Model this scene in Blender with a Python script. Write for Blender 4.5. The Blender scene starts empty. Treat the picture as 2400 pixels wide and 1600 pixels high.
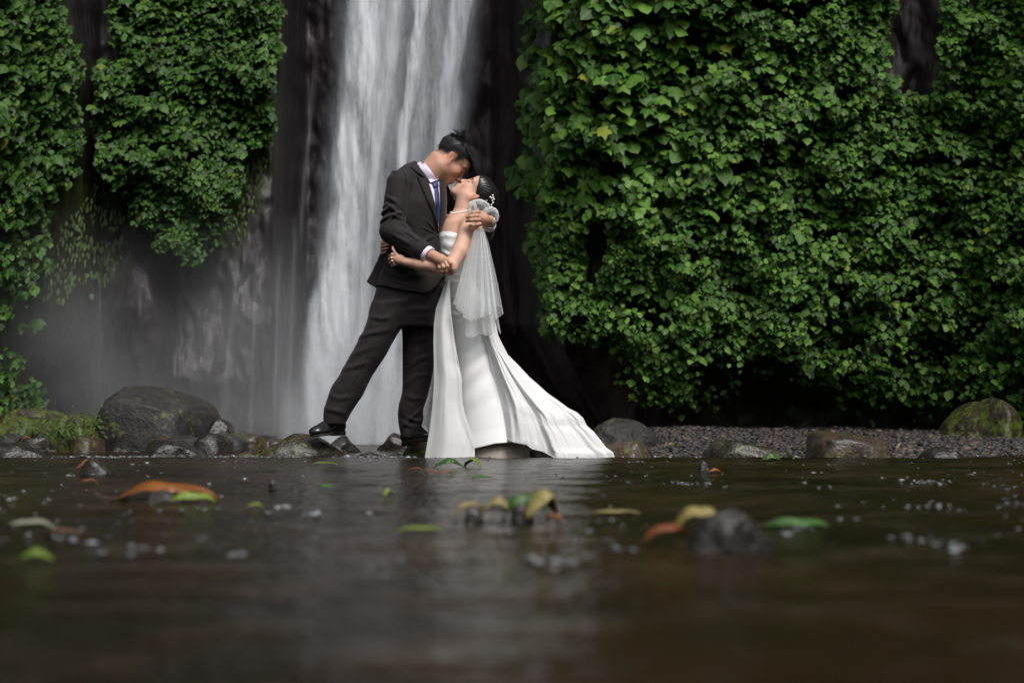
import bpy, math, random, time
import numpy as np
from mathutils import Vector, Matrix
from mathutils.bvhtree import BVHTree
T0 = time.time()
random.seed(7)
rng = np.random.default_rng(7)
scene = bpy.context.scene
COL = scene.collection

# ------------------------------------------------------------------ camera, sky, sun, exposure
CAM_H = 0.16            # the camera sits just above the stream
FPX = 3333.3            # 50 mm lens on a 36 mm sensor, in pixels of a 2400 px wide picture
cam_data = bpy.data.cameras.new('camera')
cam_data.lens = 50.0
cam_data.sensor_width = 36.0
cam_data.shift_y = 200.0 / 2400.0
cam_data.clip_start = 0.05
cam_data.clip_end = 300.0
cam_data.dof.use_dof = True
cam_data.dof.focus_distance = 7.65
cam_data.dof.aperture_fstop = 3.2
cam = bpy.data.objects.new('camera', cam_data)
COL.objects.link(cam)
cam.location = (0, 0, CAM_H)
cam.rotation_euler = (math.radians(90), 0, 0)
scene.camera = cam

SUN_EL, SUN_AZ = math.radians(56), math.radians(150)   # azimuth clockwise from +Y: behind the camera, to its right
world = bpy.data.worlds.new('World')
scene.world = world
world.use_nodes = True
wn, wl = world.node_tree.nodes, world.node_tree.links
wn.clear()
sky = wn.new('ShaderNodeTexSky')
sky.sky_type = 'NISHITA'
sky.sun_disc = False
sky.sun_elevation = SUN_EL
sky.sun_rotation = SUN_AZ
sky.air_density = 1.0
sky.dust_density = 2.0
hsv = wn.new('ShaderNodeHueSaturation')
hsv.inputs['Saturation'].default_value = 0.28
bg = wn.new('ShaderNodeBackground')
bg.inputs['Strength'].default_value = 0.10
wo = wn.new('ShaderNodeOutputWorld')
wl.new(sky.outputs[0], hsv.inputs['Color'])
wl.new(hsv.outputs[0], bg.inputs['Color'])
wl.new(bg.outputs[0], wo.inputs['Surface'])

sd = bpy.data.lights.new('sun', 'SUN')
sd.energy = 1.3
sd.angle = math.radians(25)
sd.color = (1.0, 0.965, 0.92)
sun = bpy.data.objects.new('sun', sd)
COL.objects.link(sun)
sdir = Vector((math.sin(SUN_AZ) * math.cos(SUN_EL), math.cos(SUN_AZ) * math.cos(SUN_EL), math.sin(SUN_EL)))
sun.rotation_euler = sdir.to_track_quat('Z', 'Y').to_euler()
sun.location = sdir * 30

scene.view_settings.view_transform = 'Standard'
scene.view_settings.look = 'None'
scene.view_settings.exposure = 1.28
scene.view_settings.gamma = 1.0
scene.view_settings.use_curve_mapping = False
scene.render.engine = 'CYCLES'
scene.cycles.use_denoising = True
scene.cycles.max_bounces = 8
scene.cycles.transparent_max_bounces = 24
scene.cycles.volume_step_rate = 4.0
scene.cycles.volume_bounces = 0
scene.cycles.sample_clamp_indirect = 6.0
scene.cycles.caustics_reflective = False
scene.cycles.caustics_refractive = False

# ------------------------------------------------------------------ helpers
def at(px, py, Y):
    """The point at distance Y from the camera that the photograph (2400x1600) shows at px, py."""
    return np.array([(px - 1200.0) / FPX * Y, Y, CAM_H + (1000.0 - py) / FPX * Y])

Y0 = 7.80
def P(px, py, dy=0.0):
    return at(px, py, Y0 + dy)

def S(px):            # pixels at the couple's distance to metres
    return px / FPX * Y0

def mk(name, V, F, mat=None, parent=None, smooth=True, col=None, uv=None, **props):
    V = np.asarray(V, dtype=np.float32)
    F = np.asarray(F, dtype=np.int32)
    me = bpy.data.meshes.new(name)
    n, k = F.shape
    me.vertices.add(len(V)); me.vertices.foreach_set('co', V.ravel())
    me.loops.add(n * k); me.loops.foreach_set('vertex_index', F.ravel())
    me.polygons.add(n)
    me.polygons.foreach_set('loop_start', np.arange(0, n * k, k, dtype=np.int32))
    me.polygons.foreach_set('loop_total', np.full(n, k, dtype=np.int32))
    me.polygons.foreach_set('use_smooth', np.full(n, smooth))
    me.update(calc_edges=True)
    if col is not None:
        a = me.color_attributes.new('tint', 'FLOAT_COLOR', 'POINT')
        c = np.ones((len(V), 4), dtype=np.float32); c[:, :np.asarray(col).shape[1]] = col
        a.data.foreach_set('color', c.ravel())
    if uv is not None:
        u = me.uv_layers.new(name='UVMap')
        u.data.foreach_set('uv', np.asarray(uv, dtype=np.float32)[F.ravel()].ravel())
    o = bpy.data.objects.new(name, me)
    COL.objects.link(o)
    if mat: me.materials.append(mat)
    if parent: o.parent = parent
    for kk, vv in props.items(): o[kk] = vv
    return o

def thing(name, label, category, group=None):
    e = bpy.data.objects.new(name, None)
    COL.objects.link(e)
    e['label'] = label; e['category'] = category
    if group: e['group'] = group
    return e

def tag(o, label, category, group=None):
    o['label'] = label; o['category'] = category
    if group: o['group'] = group
    return o

# ---- value noise on arrays
_LAT = rng.random((32, 32, 32)).astype(np.float32)
def vnoise(x, y, z):
    x, y, z = np.broadcast_arrays(x, y, z)
    xi, yi, zi = np.floor(x).astype(np.int64), np.floor(y).astype(np.int64), np.floor(z).astype(np.int64)
    fx, fy, fz = (x - xi), (y - yi), (z - zi)
    fx, fy, fz = fx * fx * (3 - 2 * fx), fy * fy * (3 - 2 * fy), fz * fz * (3 - 2 * fz)
    def L(a, b, c): return _LAT[(xi + a) & 31, (yi + b) & 31, (zi + c) & 31]
    c00 = L(0, 0, 0) * (1 - fx) + L(1, 0, 0) * fx
    c10 = L(0, 1, 0) * (1 - fx) + L(1, 1, 0) * fx
    c01 = L(0, 0, 1) * (1 - fx) + L(1, 0, 1) * fx
    c11 = L(0, 1, 1) * (1 - fx) + L(1, 1, 1) * fx
    return ((c00 * (1 - fy) + c10 * fy) * (1 - fz) + (c01 * (1 - fy) + c11 * fy) * fz) * 2 - 1

def fbm(x, y, z, oct=4, gain=0.5):
    s, a, f = 0, 1.0, 1.0
    for i in range(oct):
        s = s + a * vnoise(x * f + 13.1 * i, y * f + 7.7 * i, z * f + 3.3 * i)
        a *= gain; f *= 2.03
    return s

def interp(x, xs, ys): return np.interp(x, xs, ys)

# ------------------------------------------------------------------ signed distance modelling
def smin(a, b, k):
    if k <= 0: return np.minimum(a, b)
    h = np.clip(0.5 + 0.5 * (b - a) / k, 0, 1)
    return b + (a - b) * h - k * h * (1 - h)

class Prim:
    def __init__(s, lo, hi, fn): s.lo, s.hi, s.fn = np.array(lo, float), np.array(hi, float), fn

def cap(a, b, ra, rb=None):
    a, b = np.array(a, float), np.array(b, float)
    rb = ra if rb is None else rb
    ab = b - a; L2 = max(ab @ ab, 1e-12); m = max(ra, rb)
    def fn(X, Y, Z):
        px, py, pz = X - a[0], Y - a[1], Z - a[2]
        t = np.clip((px * ab[0] + py * ab[1] + pz * ab[2]) / L2, 0, 1)
        return np.sqrt((px - t * ab[0]) ** 2 + (py - t * ab[1]) ** 2 + (pz - t * ab[2]) ** 2) - (ra + (rb - ra) * t)
    return Prim(np.minimum(a, b) - m, np.maximum(a, b) + m, fn)

def ell(c, r, axes=None):
    c, r = np.array(c, float), np.array(r, float)
    A = np.eye(3) if axes is None else np.array(axes, float)   # rows are the local axes in world space
    ext = np.sqrt(((A * r[:, None]) ** 2).sum(0))
    def fn(X, Y, Z):
        px, py, pz = X - c[0], Y - c[1], Z - c[2]
        k0 = 0; k1 = 0
        for i in range(3):
            q = (px * A[i, 0] + py * A[i, 1] + pz * A[i, 2]) / r[i]
            k0 = k0 + q * q; k1 = k1 + (q / r[i]) ** 2
        k0 = np.sqrt(k0); k1 = np.sqrt(k1) + 1e-9
        return k0 * (k0 - 1) / k1
    return Prim(c - ext, c + ext, fn)

def loft(rows, n=2.3, zpad=0.0):
    """rows of (py, pxL, pxR, dyc, half depth) in the photograph's pixels at the couple's distance."""
    R = []
    for (py, l, r, dy, b) in rows:
        pl, pr = P(l, py, dy), P(r, py, dy)
        R.append((pl[2], (pl[0] + pr[0]) / 2, Y0 + dy, (pr[0] - pl[0]) / 2, b))
    R.sort(); R = np.array(R)
    z0, z1 = R[0, 0], R[-1, 0]
    # smooth interpolation of the rows
    zz = np.linspace(z0, z1, 160)
    cols = [np.interp(zz, R[:, 0], R[:, j]) for j in range(1, 5)]
    ker = np.ones(9) / 9
    cols = [np.convolve(np.pad(c, 4, mode='edge'), ker, mode='valid') for c in cols]
    def fn(X, Y, Z):
        cx, cy, a, b = [np.interp(Z, zz, c) for c in cols]
        m = (np.abs((X - cx) / a) ** n + np.abs((Y - cy) / b) ** n) ** (1.0 / n)
        d = (m - 1) * np.minimum(a, b)
        return np.maximum(d, np.maximum(Z - z1, z0 - Z))
    lo = [(R[:, 1] - R[:, 3]).min(), (R[:, 2] - R[:, 4]).min(), z0]
    hi = [(R[:, 1] + R[:, 3]).max(), (R[:, 2] + R[:, 4]).max(), z1]
    return Prim(lo, hi, fn)

def clip(p, pt, nrm):
    """Cut a primitive with the plane through pt; what lies on the side of nrm goes."""
    pt = np.array(pt, float); nrm = np.array(nrm, float); nrm = nrm / np.linalg.norm(nrm)
    f0 = p.fn
    return Prim(p.lo, p.hi, lambda X, Y, Z: np.maximum(f0(X, Y, Z), (X - pt[0]) * nrm[0] + (Y - pt[1]) * nrm[1] + (Z - pt[2]) * nrm[2]))

class Field:
    def __init__(s, lo, hi, h):
        s.lo = np.array(lo, float); s.h = h
        s.n = np.ceil((np.array(hi, float) - s.lo) / h).astype(int) + 1
        s.ax = [(s.lo[i] + h * np.arange(s.n[i])) for i in range(3)]
        s.d = np.full(s.n, 1.0, dtype=np.float32)
    def sl(s, lo, hi):
        a = np.clip(np.floor((lo - s.lo) / s.h).astype(int), 0, s.n)
        b = np.clip(np.ceil((hi - s.lo) / s.h).astype(int) + 1, 0, s.n)
        return tuple(slice(int(a[i]), int(b[i])) for i in range(3))
    def grid(s, sl):
        return (s.ax[0][sl[0]][:, None, None], s.ax[1][sl[1]][None, :, None], s.ax[2][sl[2]][None, None, :])
    def _do(s, p, k, op):
        m = k + 3 * s.h
        sl = s.sl(p.lo - m, p.hi + m)
        if any(q.stop <= q.start for q in sl): return
        d = p.fn(*s.grid(sl)).astype(np.float32)
        s.d[sl] = op(s.d[sl], d)
    def add(s, p, k=0.01): s._do(p, k, lambda a, b: smin(a, b, k)); return s
    def sub(s, p, k=0.004): s._do(p, k, lambda a, b: -smin(-a, b, k)); return s
    def chain(s, pts, rs, k=0.006, kroot=None):
        for i in range(len(pts) - 1):
            s.add(cap(pts[i], pts[i + 1], rs[i], rs[i + 1]), kroot if (i == 0 and kroot is not None) else k)
        return s
    def disp(s, fn, band=0.03):
        idx = np.nonzero(np.abs(s.d) < band)
        s.d[idx] += fn(s.ax[0][idx[0]], s.ax[1][idx[1]], s.ax[2][idx[2]]).astype(np.float32)
        return s
    def mesh(s):
        """Surface nets."""
        d = s.d; nx, ny, nz = d.shape
        # close the surface at the border of the grid
        d[0], d[-1] = 1, 1; d[:, 0], d[:, -1] = 1, 1; d[:, :, 0], d[:, :, -1] = 1, 1
        ins = d < 0
        st = np.array([ny * nz, nz, 1])
        cells, poss, quads, flips = [], [], [], []
        for ax in range(3):
            a = [slice(None)] * 3; b = [slice(None)] * 3
            a[ax] = slice(0, -1); b[ax] = slice(1, None)
            I = np.nonzero(ins[tuple(a)] != ins[tuple(b)])
            I = np.array(I)
            J = I.copy(); J[ax] += 1
            d0 = d[tuple(I)]; d1 = d[tuple(J)]
            t = d0 / (d0 - d1)
            pos = I.astype(np.float64); pos[ax] += t
            o1, o2 = [(1, 2), (2, 0), (0, 1)][ax]
            q = []
            for (u, v) in ((0, 0), (-1, 0), (-1, -1), (0, -1)):
                C = I.copy(); C[o1] += u; C[o2] += v
                cid = C[0] * st[0] + C[1] * st[1] + C[2]
                cells.append(cid); poss.append(pos); q.append(cid)
            quads.append(np.stack(q, 1)); flips.append(d0 > 0)
        cells = np.concatenate(cells); poss = np.concatenate(poss, 1)
        ids, inv = np.unique(cells, return_inverse=True)
        cnt = np.bincount(inv)
        V = np.stack([np.bincount(inv, weights=poss[i]) / cnt for i in range(3)], 1) * s.h + s.lo
        Q = np.concatenate(quads); fl = np.concatenate(flips)
        F = np.searchsorted(ids, Q)
        F[fl] = F[fl][:, ::-1]
        return V, F

def relax(V, F, it=2, lam=0.5):
    """A light Laplacian smoothing."""
    E = np.concatenate([F[:, [0, 1]], F[:, [1, 2]], F[:, [2, 3]], F[:, [3, 0]]])
    n = len(V)
    cnt = np.bincount(E[:, 0], minlength=n) + np.bincount(E[:, 1], minlength=n)
    for _ in range(it):
        A = np.stack([np.bincount(E[:, 0], weights=V[E[:, 1], j], minlength=n) + np.bincount(E[:, 1], weights=V[E[:, 0], j], minlength=n) for j in range(3)], 1)
        V = V + lam * (A / cnt[:, None] - V)
    return V

def fold2d(folds, w_default=5.0, amp_default=0.006):
    """Cloth folds given as polylines in pixels; returns a displacement function of world x, z (extruded in depth)."""
    segs = []
    for f in folds:
        pts = f[0]; amp = f[1] if len(f) > 1 else amp_default; w = f[2] if len(f) > 2 else w_default
        segs.append(([P(*p)[[0, 2]] for p in pts], amp, S(w)))
    def fn(X, Y, Z):
        out = np.zeros_like(X)
        wob = 0.006 * vnoise(X * 14, Y * 14, Z * 14)
        for pts, amp, w in segs:
            best = np.full_like(X, 9.0); tt = np.zeros_like(X)
            L = len(pts) - 1
            for i in range(L):
                a, b = pts[i], pts[i + 1]; ab = b - a
                t = np.clip(((X - a[0]) * ab[0] + (Z - a[1]) * ab[1]) / (ab @ ab), 0, 1)
                dd = np.hypot(X - a[0] - t * ab[0], Z - a[1] - t * ab[1])
                m = dd < best
                best = np.where(m, dd, best); tt = np.where(m, (i + t) / L, tt)
            best = np.maximum(best + wob * 0.6, 0)
            fade = np.sin(np.pi * np.clip(tt * 0.86 + 0.07, 0, 1))
            out -= amp * fade * (np.exp(-(best / w) ** 2) - 0.45 * np.exp(-((best - 1.9 * w) / w) ** 2))
        return out
    return fn

def bvh_of(*objs):
    Vs, Fs, n = [], [], 0
    for o in objs:
        me = o.data
        v = np.empty(len(me.vertices) * 3, dtype=np.float32); me.vertices.foreach_get('co', v); v = v.reshape(-1, 3)
        k = me.polygons[0].loop_total
        f = np.empty(len(me.loops), dtype=np.int32); me.loops.foreach_get('vertex_index', f); f = f.reshape(-1, k)
        Vs.append(v); Fs.append(f + n); n += len(v)
    F = [tuple(map(int, r)) for f in Fs for r in f]
    return BVHTree.FromPolygons([tuple(map(float, r)) for r in np.concatenate(Vs)], F)

def resample(pts, n):
    pts = np.array(pts, float)
    seg = np.r_[0, np.cumsum(np.linalg.norm(np.diff(pts[:, :2], axis=0), axis=1))]
    t = np.linspace(0, seg[-1], n)
    return np.stack([np.interp(t, seg, pts[:, j]) for j in range(pts.shape[1])], 1)

def patch(name, left, right, bvh, off, thick, mat, parent, nu=8, nv=40, dflt=None, bulge=0.0, fn=None):
    """Cloth laid on a surface: strips between two pixel polylines, found on the surface by rays, then given thickness."""
    A, B = resample(left, nv), resample(right, nv)
    o = Vector((0, 0, CAM_H)); G = np.zeros((nv, nu, 3)); dep = np.full((nv, nu), np.nan)
    for i in range(nv):
        for j in range(nu):
            p = A[i] + (B[i] - A[i]) * j / (nu - 1)
            d = Vector(at(p[0], p[1], 1.0) - np.array([0, 0, CAM_H])).normalized()
            h = bvh.ray_cast(o, d)
            if h[0] is not None: dep[i, j] = h[0].y
    med = np.nanmedian(dep) if dflt is None else Y0 + dflt
    dep = np.where(np.isnan(dep) | (np.abs(dep - med) > 0.22), med, dep)
    for _ in range(3):
        q = np.pad(dep, 1, mode='edge')
        dep = (q[1:-1, 1:-1] * 2 + q[:-2, 1:-1] + q[2:, 1:-1] + q[1:-1, :-2] + q[1:-1, 2:]) / 6
    for i in range(nv):
        for j in range(nu):
            p = A[i] + (B[i] - A[i]) * j / (nu - 1); u = j / (nu - 1)
            e = off + bulge * 4 * u * (1 - u)
            if fn: e += fn(u, i / (nv - 1))
            G[i, j] = at(p[0], p[1], dep[i, j] - e)
    back = G + np.array([0, thick, 0])
    V = np.concatenate([G.reshape(-1, 3), back.reshape(-1, 3)])
    N = nu * nv; F = []
    for i in range(nv - 1):
        for j in range(nu - 1):
            a = i * nu + j
            F.append((a, a + nu, a + nu + 1, a + 1)); F.append((N + a, N + a + 1, N + a + nu + 1, N + a + nu))
    rim = [i * nu for i in range(nv)] + [(nv - 1) * nu + j for j in range(1, nu)] + [i * nu + nu - 1 for i in range(nv - 2, -1, -1)] + [j for j in range(nu - 2, 0, -1)]
    for a, b in zip(rim, rim[1:] + rim[:1]): F.append((a, N + a, N + b, b))
    return mk(name, V, F, mat, parent)

# ------------------------------------------------------------------ materials
MATS = {}
class NT:
    def __init__(s, name):
        s.m = bpy.data.materials.new(name); s.m.use_nodes = True
        s.t = s.m.node_tree; s.t.nodes.clear()
        s.out = s.t.nodes.new('ShaderNodeOutputMaterial')
    def n(s, typ, **kw):
        nd = s.t.nodes.new(typ)
        for k, v in kw.items():
            if k.startswith('i_'):
                nd.inputs[int(k[2:]) if k[2:].isdigit() else k[2:].replace('_', ' ')].default_value = v
            else: setattr(nd, k, v)
        return nd
    def l(s, a, b): s.t.links.new(a, b)
    def coord(s, scale, kind='Object'):
        tc = s.n('ShaderNodeTexCoord'); mp = s.n('ShaderNodeMapping'); mp.inputs['Scale'].default_value = scale
        s.l(tc.outputs[kind], mp.inputs['Vector']); return mp.outputs[0]
    def noise(s, vec, scale, detail=4, rough=0.55):
        nd = s.n('ShaderNodeTexNoise'); nd.inputs['Scale'].default_value = scale
        nd.inputs['Detail'].default_value = detail; nd.inputs['Roughness'].default_value = rough
        if vec is not None: s.l(vec, nd.inputs['Vector'])
        return nd.outputs[0]
    def ramp(s, fac, stops):
        r = s.n('ShaderNodeValToRGB'); e = r.color_ramp.elements
        while len(e) < len(stops): e.new(0.5)
        for el, (p, c) in zip(e, stops):
            el.position = p; el.color = (c[0], c[1], c[2], 1) if len(c) > 2 else (c[0],) * 3 + (1,)
        s.l(fac, r.inputs[0]); return r.outputs[0]
    def math(s, op, a, b=None, c=None):
        m = s.n('ShaderNodeMath', operation=op)
        for i, v in enumerate((a, b, c)):
            if v is None: continue
            if isinstance(v, (int, float)): m.inputs[i].default_value = v
            else: s.l(v, m.inputs[i])
        return m.outputs[0]
    def mix(s, fac, a, b, mode='MIX'):
        m = s.n('ShaderNodeMix', data_type='RGBA', blend_type=mode)
        for sock, v in ((m.inputs['Factor'], fac), (m.inputs[6], a), (m.inputs[7], b)):
            if isinstance(v, (int, float)): sock.default_value = v
            elif isinstance(v, tuple): sock.default_value = (v[0], v[1], v[2], 1)
            else: s.l(v, sock)
        return m.outputs[2]
    def bump(s, h, strength=0.3, dist=0.01, nrm=None):
        b = s.n('ShaderNodeBump'); b.inputs['Strength'].default_value = strength; b.inputs['Distance'].default_value = dist
        s.l(h, b.inputs['Height'])
        if nrm is not None: s.l(nrm, b.inputs['Normal'])
        return b.outputs[0]
    def bsdf(s, color, rough=0.5, spec=0.5, normal=None, **kw):
        p = s.n('ShaderNodeBsdfPrincipled')
        if isinstance(color, tuple): p.inputs['Base Color'].default_value = (color[0], color[1], color[2], 1)
        else: s.l(color, p.inputs['Base Color'])
        if isinstance(rough, (int, float)): p.inputs['Roughness'].default_value = rough
        else: s.l(rough, p.inputs['Roughness'])
        p.inputs['Specular IOR Level'].default_value = spec
        if normal is not None: s.l(normal, p.inputs['Normal'])
        for k, v in kw.items():
            p.inputs[k.replace('_', ' ')].default_value = v
        return p
    def done(s, sh):
        s.l(sh.outputs[0] if hasattr(sh, 'outputs') else sh, s.out.inputs['Surface']); return s.m

def m_simple(name, color, rough=0.5, spec=0.5, nscale=40, namp=0.15, bstr=0.2, bdist=0.002, **kw):
    t = NT(name); v = t.coord((1, 1, 1)); n = t.noise(v, nscale, 5)
    c = t.mix(t.ramp(n, [(0.3, (0,)), (0.7, (1,))]), tuple(x * (1 - namp) for x in color), tuple(min(1, x * (1 + namp)) for x in color))
    return t.done(t.bsdf(c, rough, spec, t.bump(n, bstr, bdist), **kw))

def m_suit():
    t = NT('suit_wool'); v = t.coord((1, 1, 1))
    n = t.noise(v, 9, 4); w = t.noise(v, 700, 2)
    c = t.mix(n, (0.0125, 0.0100, 0.0105), (0.0215, 0.0172, 0.0182))
    p = t.bsdf(c, 0.82, 0.22, t.bump(t.noise(v, 30, 3), 0.22, 0.006, t.bump(w, 0.12, 0.001)), Sheen_Weight=0.16, Sheen_Roughness=0.4)
    p.inputs['Sheen Tint'].default_value = (0.62, 0.55, 0.58, 1)
    return t.done(p)

def m_skin(name):
    t = NT(name); v = t.coord((1, 1, 1))
    a = t.n('ShaderNodeVertexColor', layer_name='tint')
    n = t.noise(v, 45, 4); f = t.noise(v, 220, 3)
    c = t.mix(t.math('MULTIPLY', n, 0.5), a.outputs[0], (0.82, 0.60, 0.50), 'MULTIPLY')
    c = t.mix(t.math('MULTIPLY', t.noise(v, 14, 3), 0.4), c, (1.0, 0.82, 0.78), 'MULTIPLY')
    p = t.bsdf(c, t.ramp(f, [(0.3, (.48,)), (0.7, (.66,))]), 0.35, t.bump(f, 0.3, 0.0012, t.bump(t.noise(v, 70, 3), .2, .003)), Subsurface_Weight=0.12, Subsurface_Scale=0.008)
    p.inputs['Subsurface Radius'].default_value = (1.0, 0.35, 0.2)
    return t.done(p)

def m_hair(name, col=(0.006, 0.005, 0.005), rough=0.33, sc=(1, 1, 1)):
    t = NT(name); v = t.coord(sc); n = t.noise(v, 160, 3)
    return t.done(t.bsdf(t.mix(n, tuple(x * 0.6 for x in col), tuple(x * 1.6 for x in col)), rough, 0.4, t.bump(n, 0.2, 0.002)))

def m_satin(name, color, rough, trans=0.25, alpha=1.0, edge=0.0):
    """White dress cloth: diffuse and sheen, light passes through, optionally sheer."""
    t = NT(name); v = t.coord((1, 1, 1))
    n = t.noise(v, 7, 3); w = t.noise(v, 500, 2)
    nb = t.bump(n, 0.12, 0.02, t.bump(w, 0.05, 0.0008))
    p = t.bsdf(color, rough, 0.5, nb, Sheen_Weight=0.15)
    tr = t.n('ShaderNodeBsdfTranslucent'); tr.inputs['Color'].default_value = (*color, 1); t.l(nb, tr.inputs['Normal'])
    mx = t.n('ShaderNodeMixShader'); mx.inputs[0].default_value = trans
    t.l(p.outputs[0], mx.inputs[1]); t.l(tr.outputs[0], mx.inputs[2])
    if alpha >= 1: return t.done(mx)
    tp = t.n('ShaderNodeBsdfTransparent')
    lw = t.n('ShaderNodeLayerWeight'); lw.inputs['Blend'].default_value = 0.35
    fac = t.math('ADD', t.math('MULTIPLY', lw.outputs['Facing'], edge), alpha)
    fac = t.math('MINIMUM', fac, 1.0)
    m2 = t.n('ShaderNodeMixShader'); t.l(fac, m2.inputs[0]); t.l(tp.outputs[0], m2.inputs[1]); t.l(mx.outputs[0], m2.inputs[2])
    return t.done(m2)

def m_leaf(name, c0, c1, c2, rough=0.42):
    t = NT(name); v = t.coord((1, 1, 1))
    g = t.n('ShaderNodeNewGeometry'); oi = t.n('ShaderNodeObjectInfo')
    r = t.math('FRACT', t.math('ADD', g.outputs['Random Per Island'], oi.outputs['Random']))
    c = t.ramp(r, [(0.0, c0), (0.55, c1), (0.9, c2), (0.985, c2), (1.0, (c2[0] * 2.2, c2[1] * 1.1, c2[2]))])
    n = t.noise(v, 1.3, 3)
    c = t.mix(t.ramp(n, [(0.35, (0,)), (0.65, (0.8,))]), c, (0.60, 0.75, 0.45), 'MULTIPLY')
    u = t.n('ShaderNodeUVMap'); sp = t.n('ShaderNodeSeparateXYZ'); t.l(u.outputs[0], sp.inputs[0])
    # the ribs of the leaf run out from its base
    ang = t.math('ARCTAN2', sp.outputs[0], t.math('ADD', sp.outputs[1], 0.02))
    rib = t.math('POWER', t.math('ABSOLUTE', t.math('COSINE', t.math('MULTIPLY', ang, 3.4))), 14)
    c = t.mix(t.math('MULTIPLY', rib, 0.35), c, (0.13, 0.21, 0.07))
    p = t.bsdf(c, rough, 0.24, t.bump(t.math('ADD', rib, t.noise(v, 60, 2)), 0.35, 0.004))
    tr = t.n('ShaderNodeBsdfTranslucent'); t.l(t.mix(0.5, c, (0.05, 0.12, 0.01)), tr.inputs['Color'])
    mx = t.n('ShaderNodeMixShader'); mx.inputs[0].default_value = 0.22
    t.l(p.outputs[0], mx.inputs[1]); t.l(tr.outputs[0], mx.inputs[2])
    return t.done(mx)

def m_rock(name, c0=(0.012, 0.0105, 0.011), c1=(0.038, 0.033, 0.033), wet=0.3, moss=(0.03, 0.042, 0.006), mossy=0.0, scale=(1, 1, 1), ns=6.0, bd=0.03, spec=0.5, bs=0.75):
    t = NT(name); v = t.coord(scale)
    n = t.noise(v, ns, 7, 0.62); f = t.noise(v, ns * 7, 5, 0.6); vo = t.n('ShaderNodeTexVoronoi', i_Scale=ns * 2.2); t.l(v, vo.inputs['Vector'])
    c = t.mix(t.ramp(n, [(0.32, (0,)), (0.7, (1,))]), c0, c1)
    c = t.mix(t.ramp(f, [(0.55, (0,)), (0.72, (0.5,))]), c, tuple(min(1, x * 1.7) for x in c1))
    if mossy is None:
        a = t.n('ShaderNodeVertexColor', layer_name='tint'); sp = t.n('ShaderNodeSeparateColor'); t.l(a.outputs[0], sp.inputs[0])
        mfac = t.math('MULTIPLY', sp.outputs[0], t.ramp(t.noise(v, ns * 2.5, 5, 0.7), [(0.38, (0,)), (0.6, (1,))]))
        c = t.mix(t.math('MULTIPLY', sp.outputs[1], 0.8), c, t.mix(t.ramp(n, [(0.4, (0,)), (0.66, (1,))]), (0.016, 0.011, 0.011), (0.085, 0.060, 0.062)))  # green channel: reddish rock, made paler to offset the shade
        c = t.mix(mfac, c, moss)
    elif mossy > 0:
        mfac = t.ramp(t.noise(v, ns * 1.6, 6, 0.7), [(0.66 - 0.3 * mossy, (0,)), (0.74 - 0.3 * mossy, (1,))])
        c = t.mix(mfac, c, t.mix(f, moss, tuple(x * 2.2 for x in moss)))
    rr = t.ramp(f, [(0.3, (max(0.08, wet - 0.12),)), (0.75, (min(1, wet + 0.3),))])
    h = t.math('ADD', t.math('MULTIPLY', n, 0.8), t.math('MULTIPLY', f, 0.35))
    h = t.math('ADD', h, t.math('MULTIPLY', vo.outputs['Distance'], 0.25))
    return t.done(t.bsdf(c, rr, spec, t.bump(h, bs, bd)))
# ------------------------------------------------------------------ the gorge: cliff, water, ground
def poly_sd(px, py, poly):
    """Signed distance in pixels, negative inside."""
    px, py = np.asarray(px, float), np.asarray(py, float)
    best = np.full(np.broadcast(px, py).shape, 1e9); ins = np.zeros(best.shape, bool)
    n = len(poly)
    for i in range(n):
        (x0, y0), (x1, y1) = poly[i], poly[(i + 1) % n]
        dx, dy = x1 - x0, y1 - y0
        t = np.clip(((px - x0) * dx + (py - y0) * dy) / max(dx * dx + dy * dy, 1e-9), 0, 1)
        best = np.minimum(best, np.hypot(px - x0 - t * dx, py - y0 - t * dy))
        c = ((y0 > py) != (y1 > py)) & (px < (x1 - x0) * (py - y0) / ((y1 - y0) if y1 != y0 else 1e-9) + x0)
        ins ^= c
    return np.where(ins, -best, best)

IVY_LEFT = [(-900, -1600), (120, -1600), (130, -200), (140, 0), (165, 60), (185, 110), (198, 175), (165, 205), (185, 240), (200, 300), (185, 375), (178, 425), (135, 440), (125, 500), (110, 580), (105, 640), (75, 700), (85, 760), (40, 800), (70, 860), (110, 930), (70, 965), (-60, 975), (-900, 1000)]
IVY_MID = [(262, -1600), (660, -1600), (655, -100), (665, 20), (655, 130), (640, 190), (622, 250), (640, 300), (625, 350), (575, 345), (562, 400), (570, 440), (555, 480), (535, 530), (525, 580), (490, 605), (455, 622), (410, 590), (352, 575), (330, 530), (305, 515), (300, 455), (250, 425), (225, 395), (222, 300), (220, 200), (232, 140), (285, 130), (270, 60)]
IVY_RIGHT = [(1240, -1600), (2090, -1600), (2095, 0), (2085, 90), (2085, 160), (2125, 215), (2230, 250), (2260, 300), (2260, 380), (2270, 520), (2280, 640), (2270, 760), (2260, 860), (2210, 940), (2100, 950), (1980, 930), (1900, 880), (1820, 830), (1700, 820), (1600, 850), (1640, 960), (1540, 940), (1480, 850), (1420, 810), (1330, 790), (1262, 775), (1268, 720), (1255, 640), (1225, 560), (1262, 500), (1230, 455), (1195, 420), (1222, 360), (1238, 300), (1214, 235), (1245, 190), (1228, 120), (1238, 60), (1232, 0)]
IVY_RIGHT_LOW = [(1420, 800), (1490, 840), (1560, 755), (1800, 735), (1900, 785), (1960, 870), (2090, 880), (2200, 935), (2240, 985), (2060, 985), (1960, 960), (1900, 900), (1800, 880), (1720, 930), (1640, 985), (1560, 965), (1500, 930), (1450, 890)]
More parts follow.
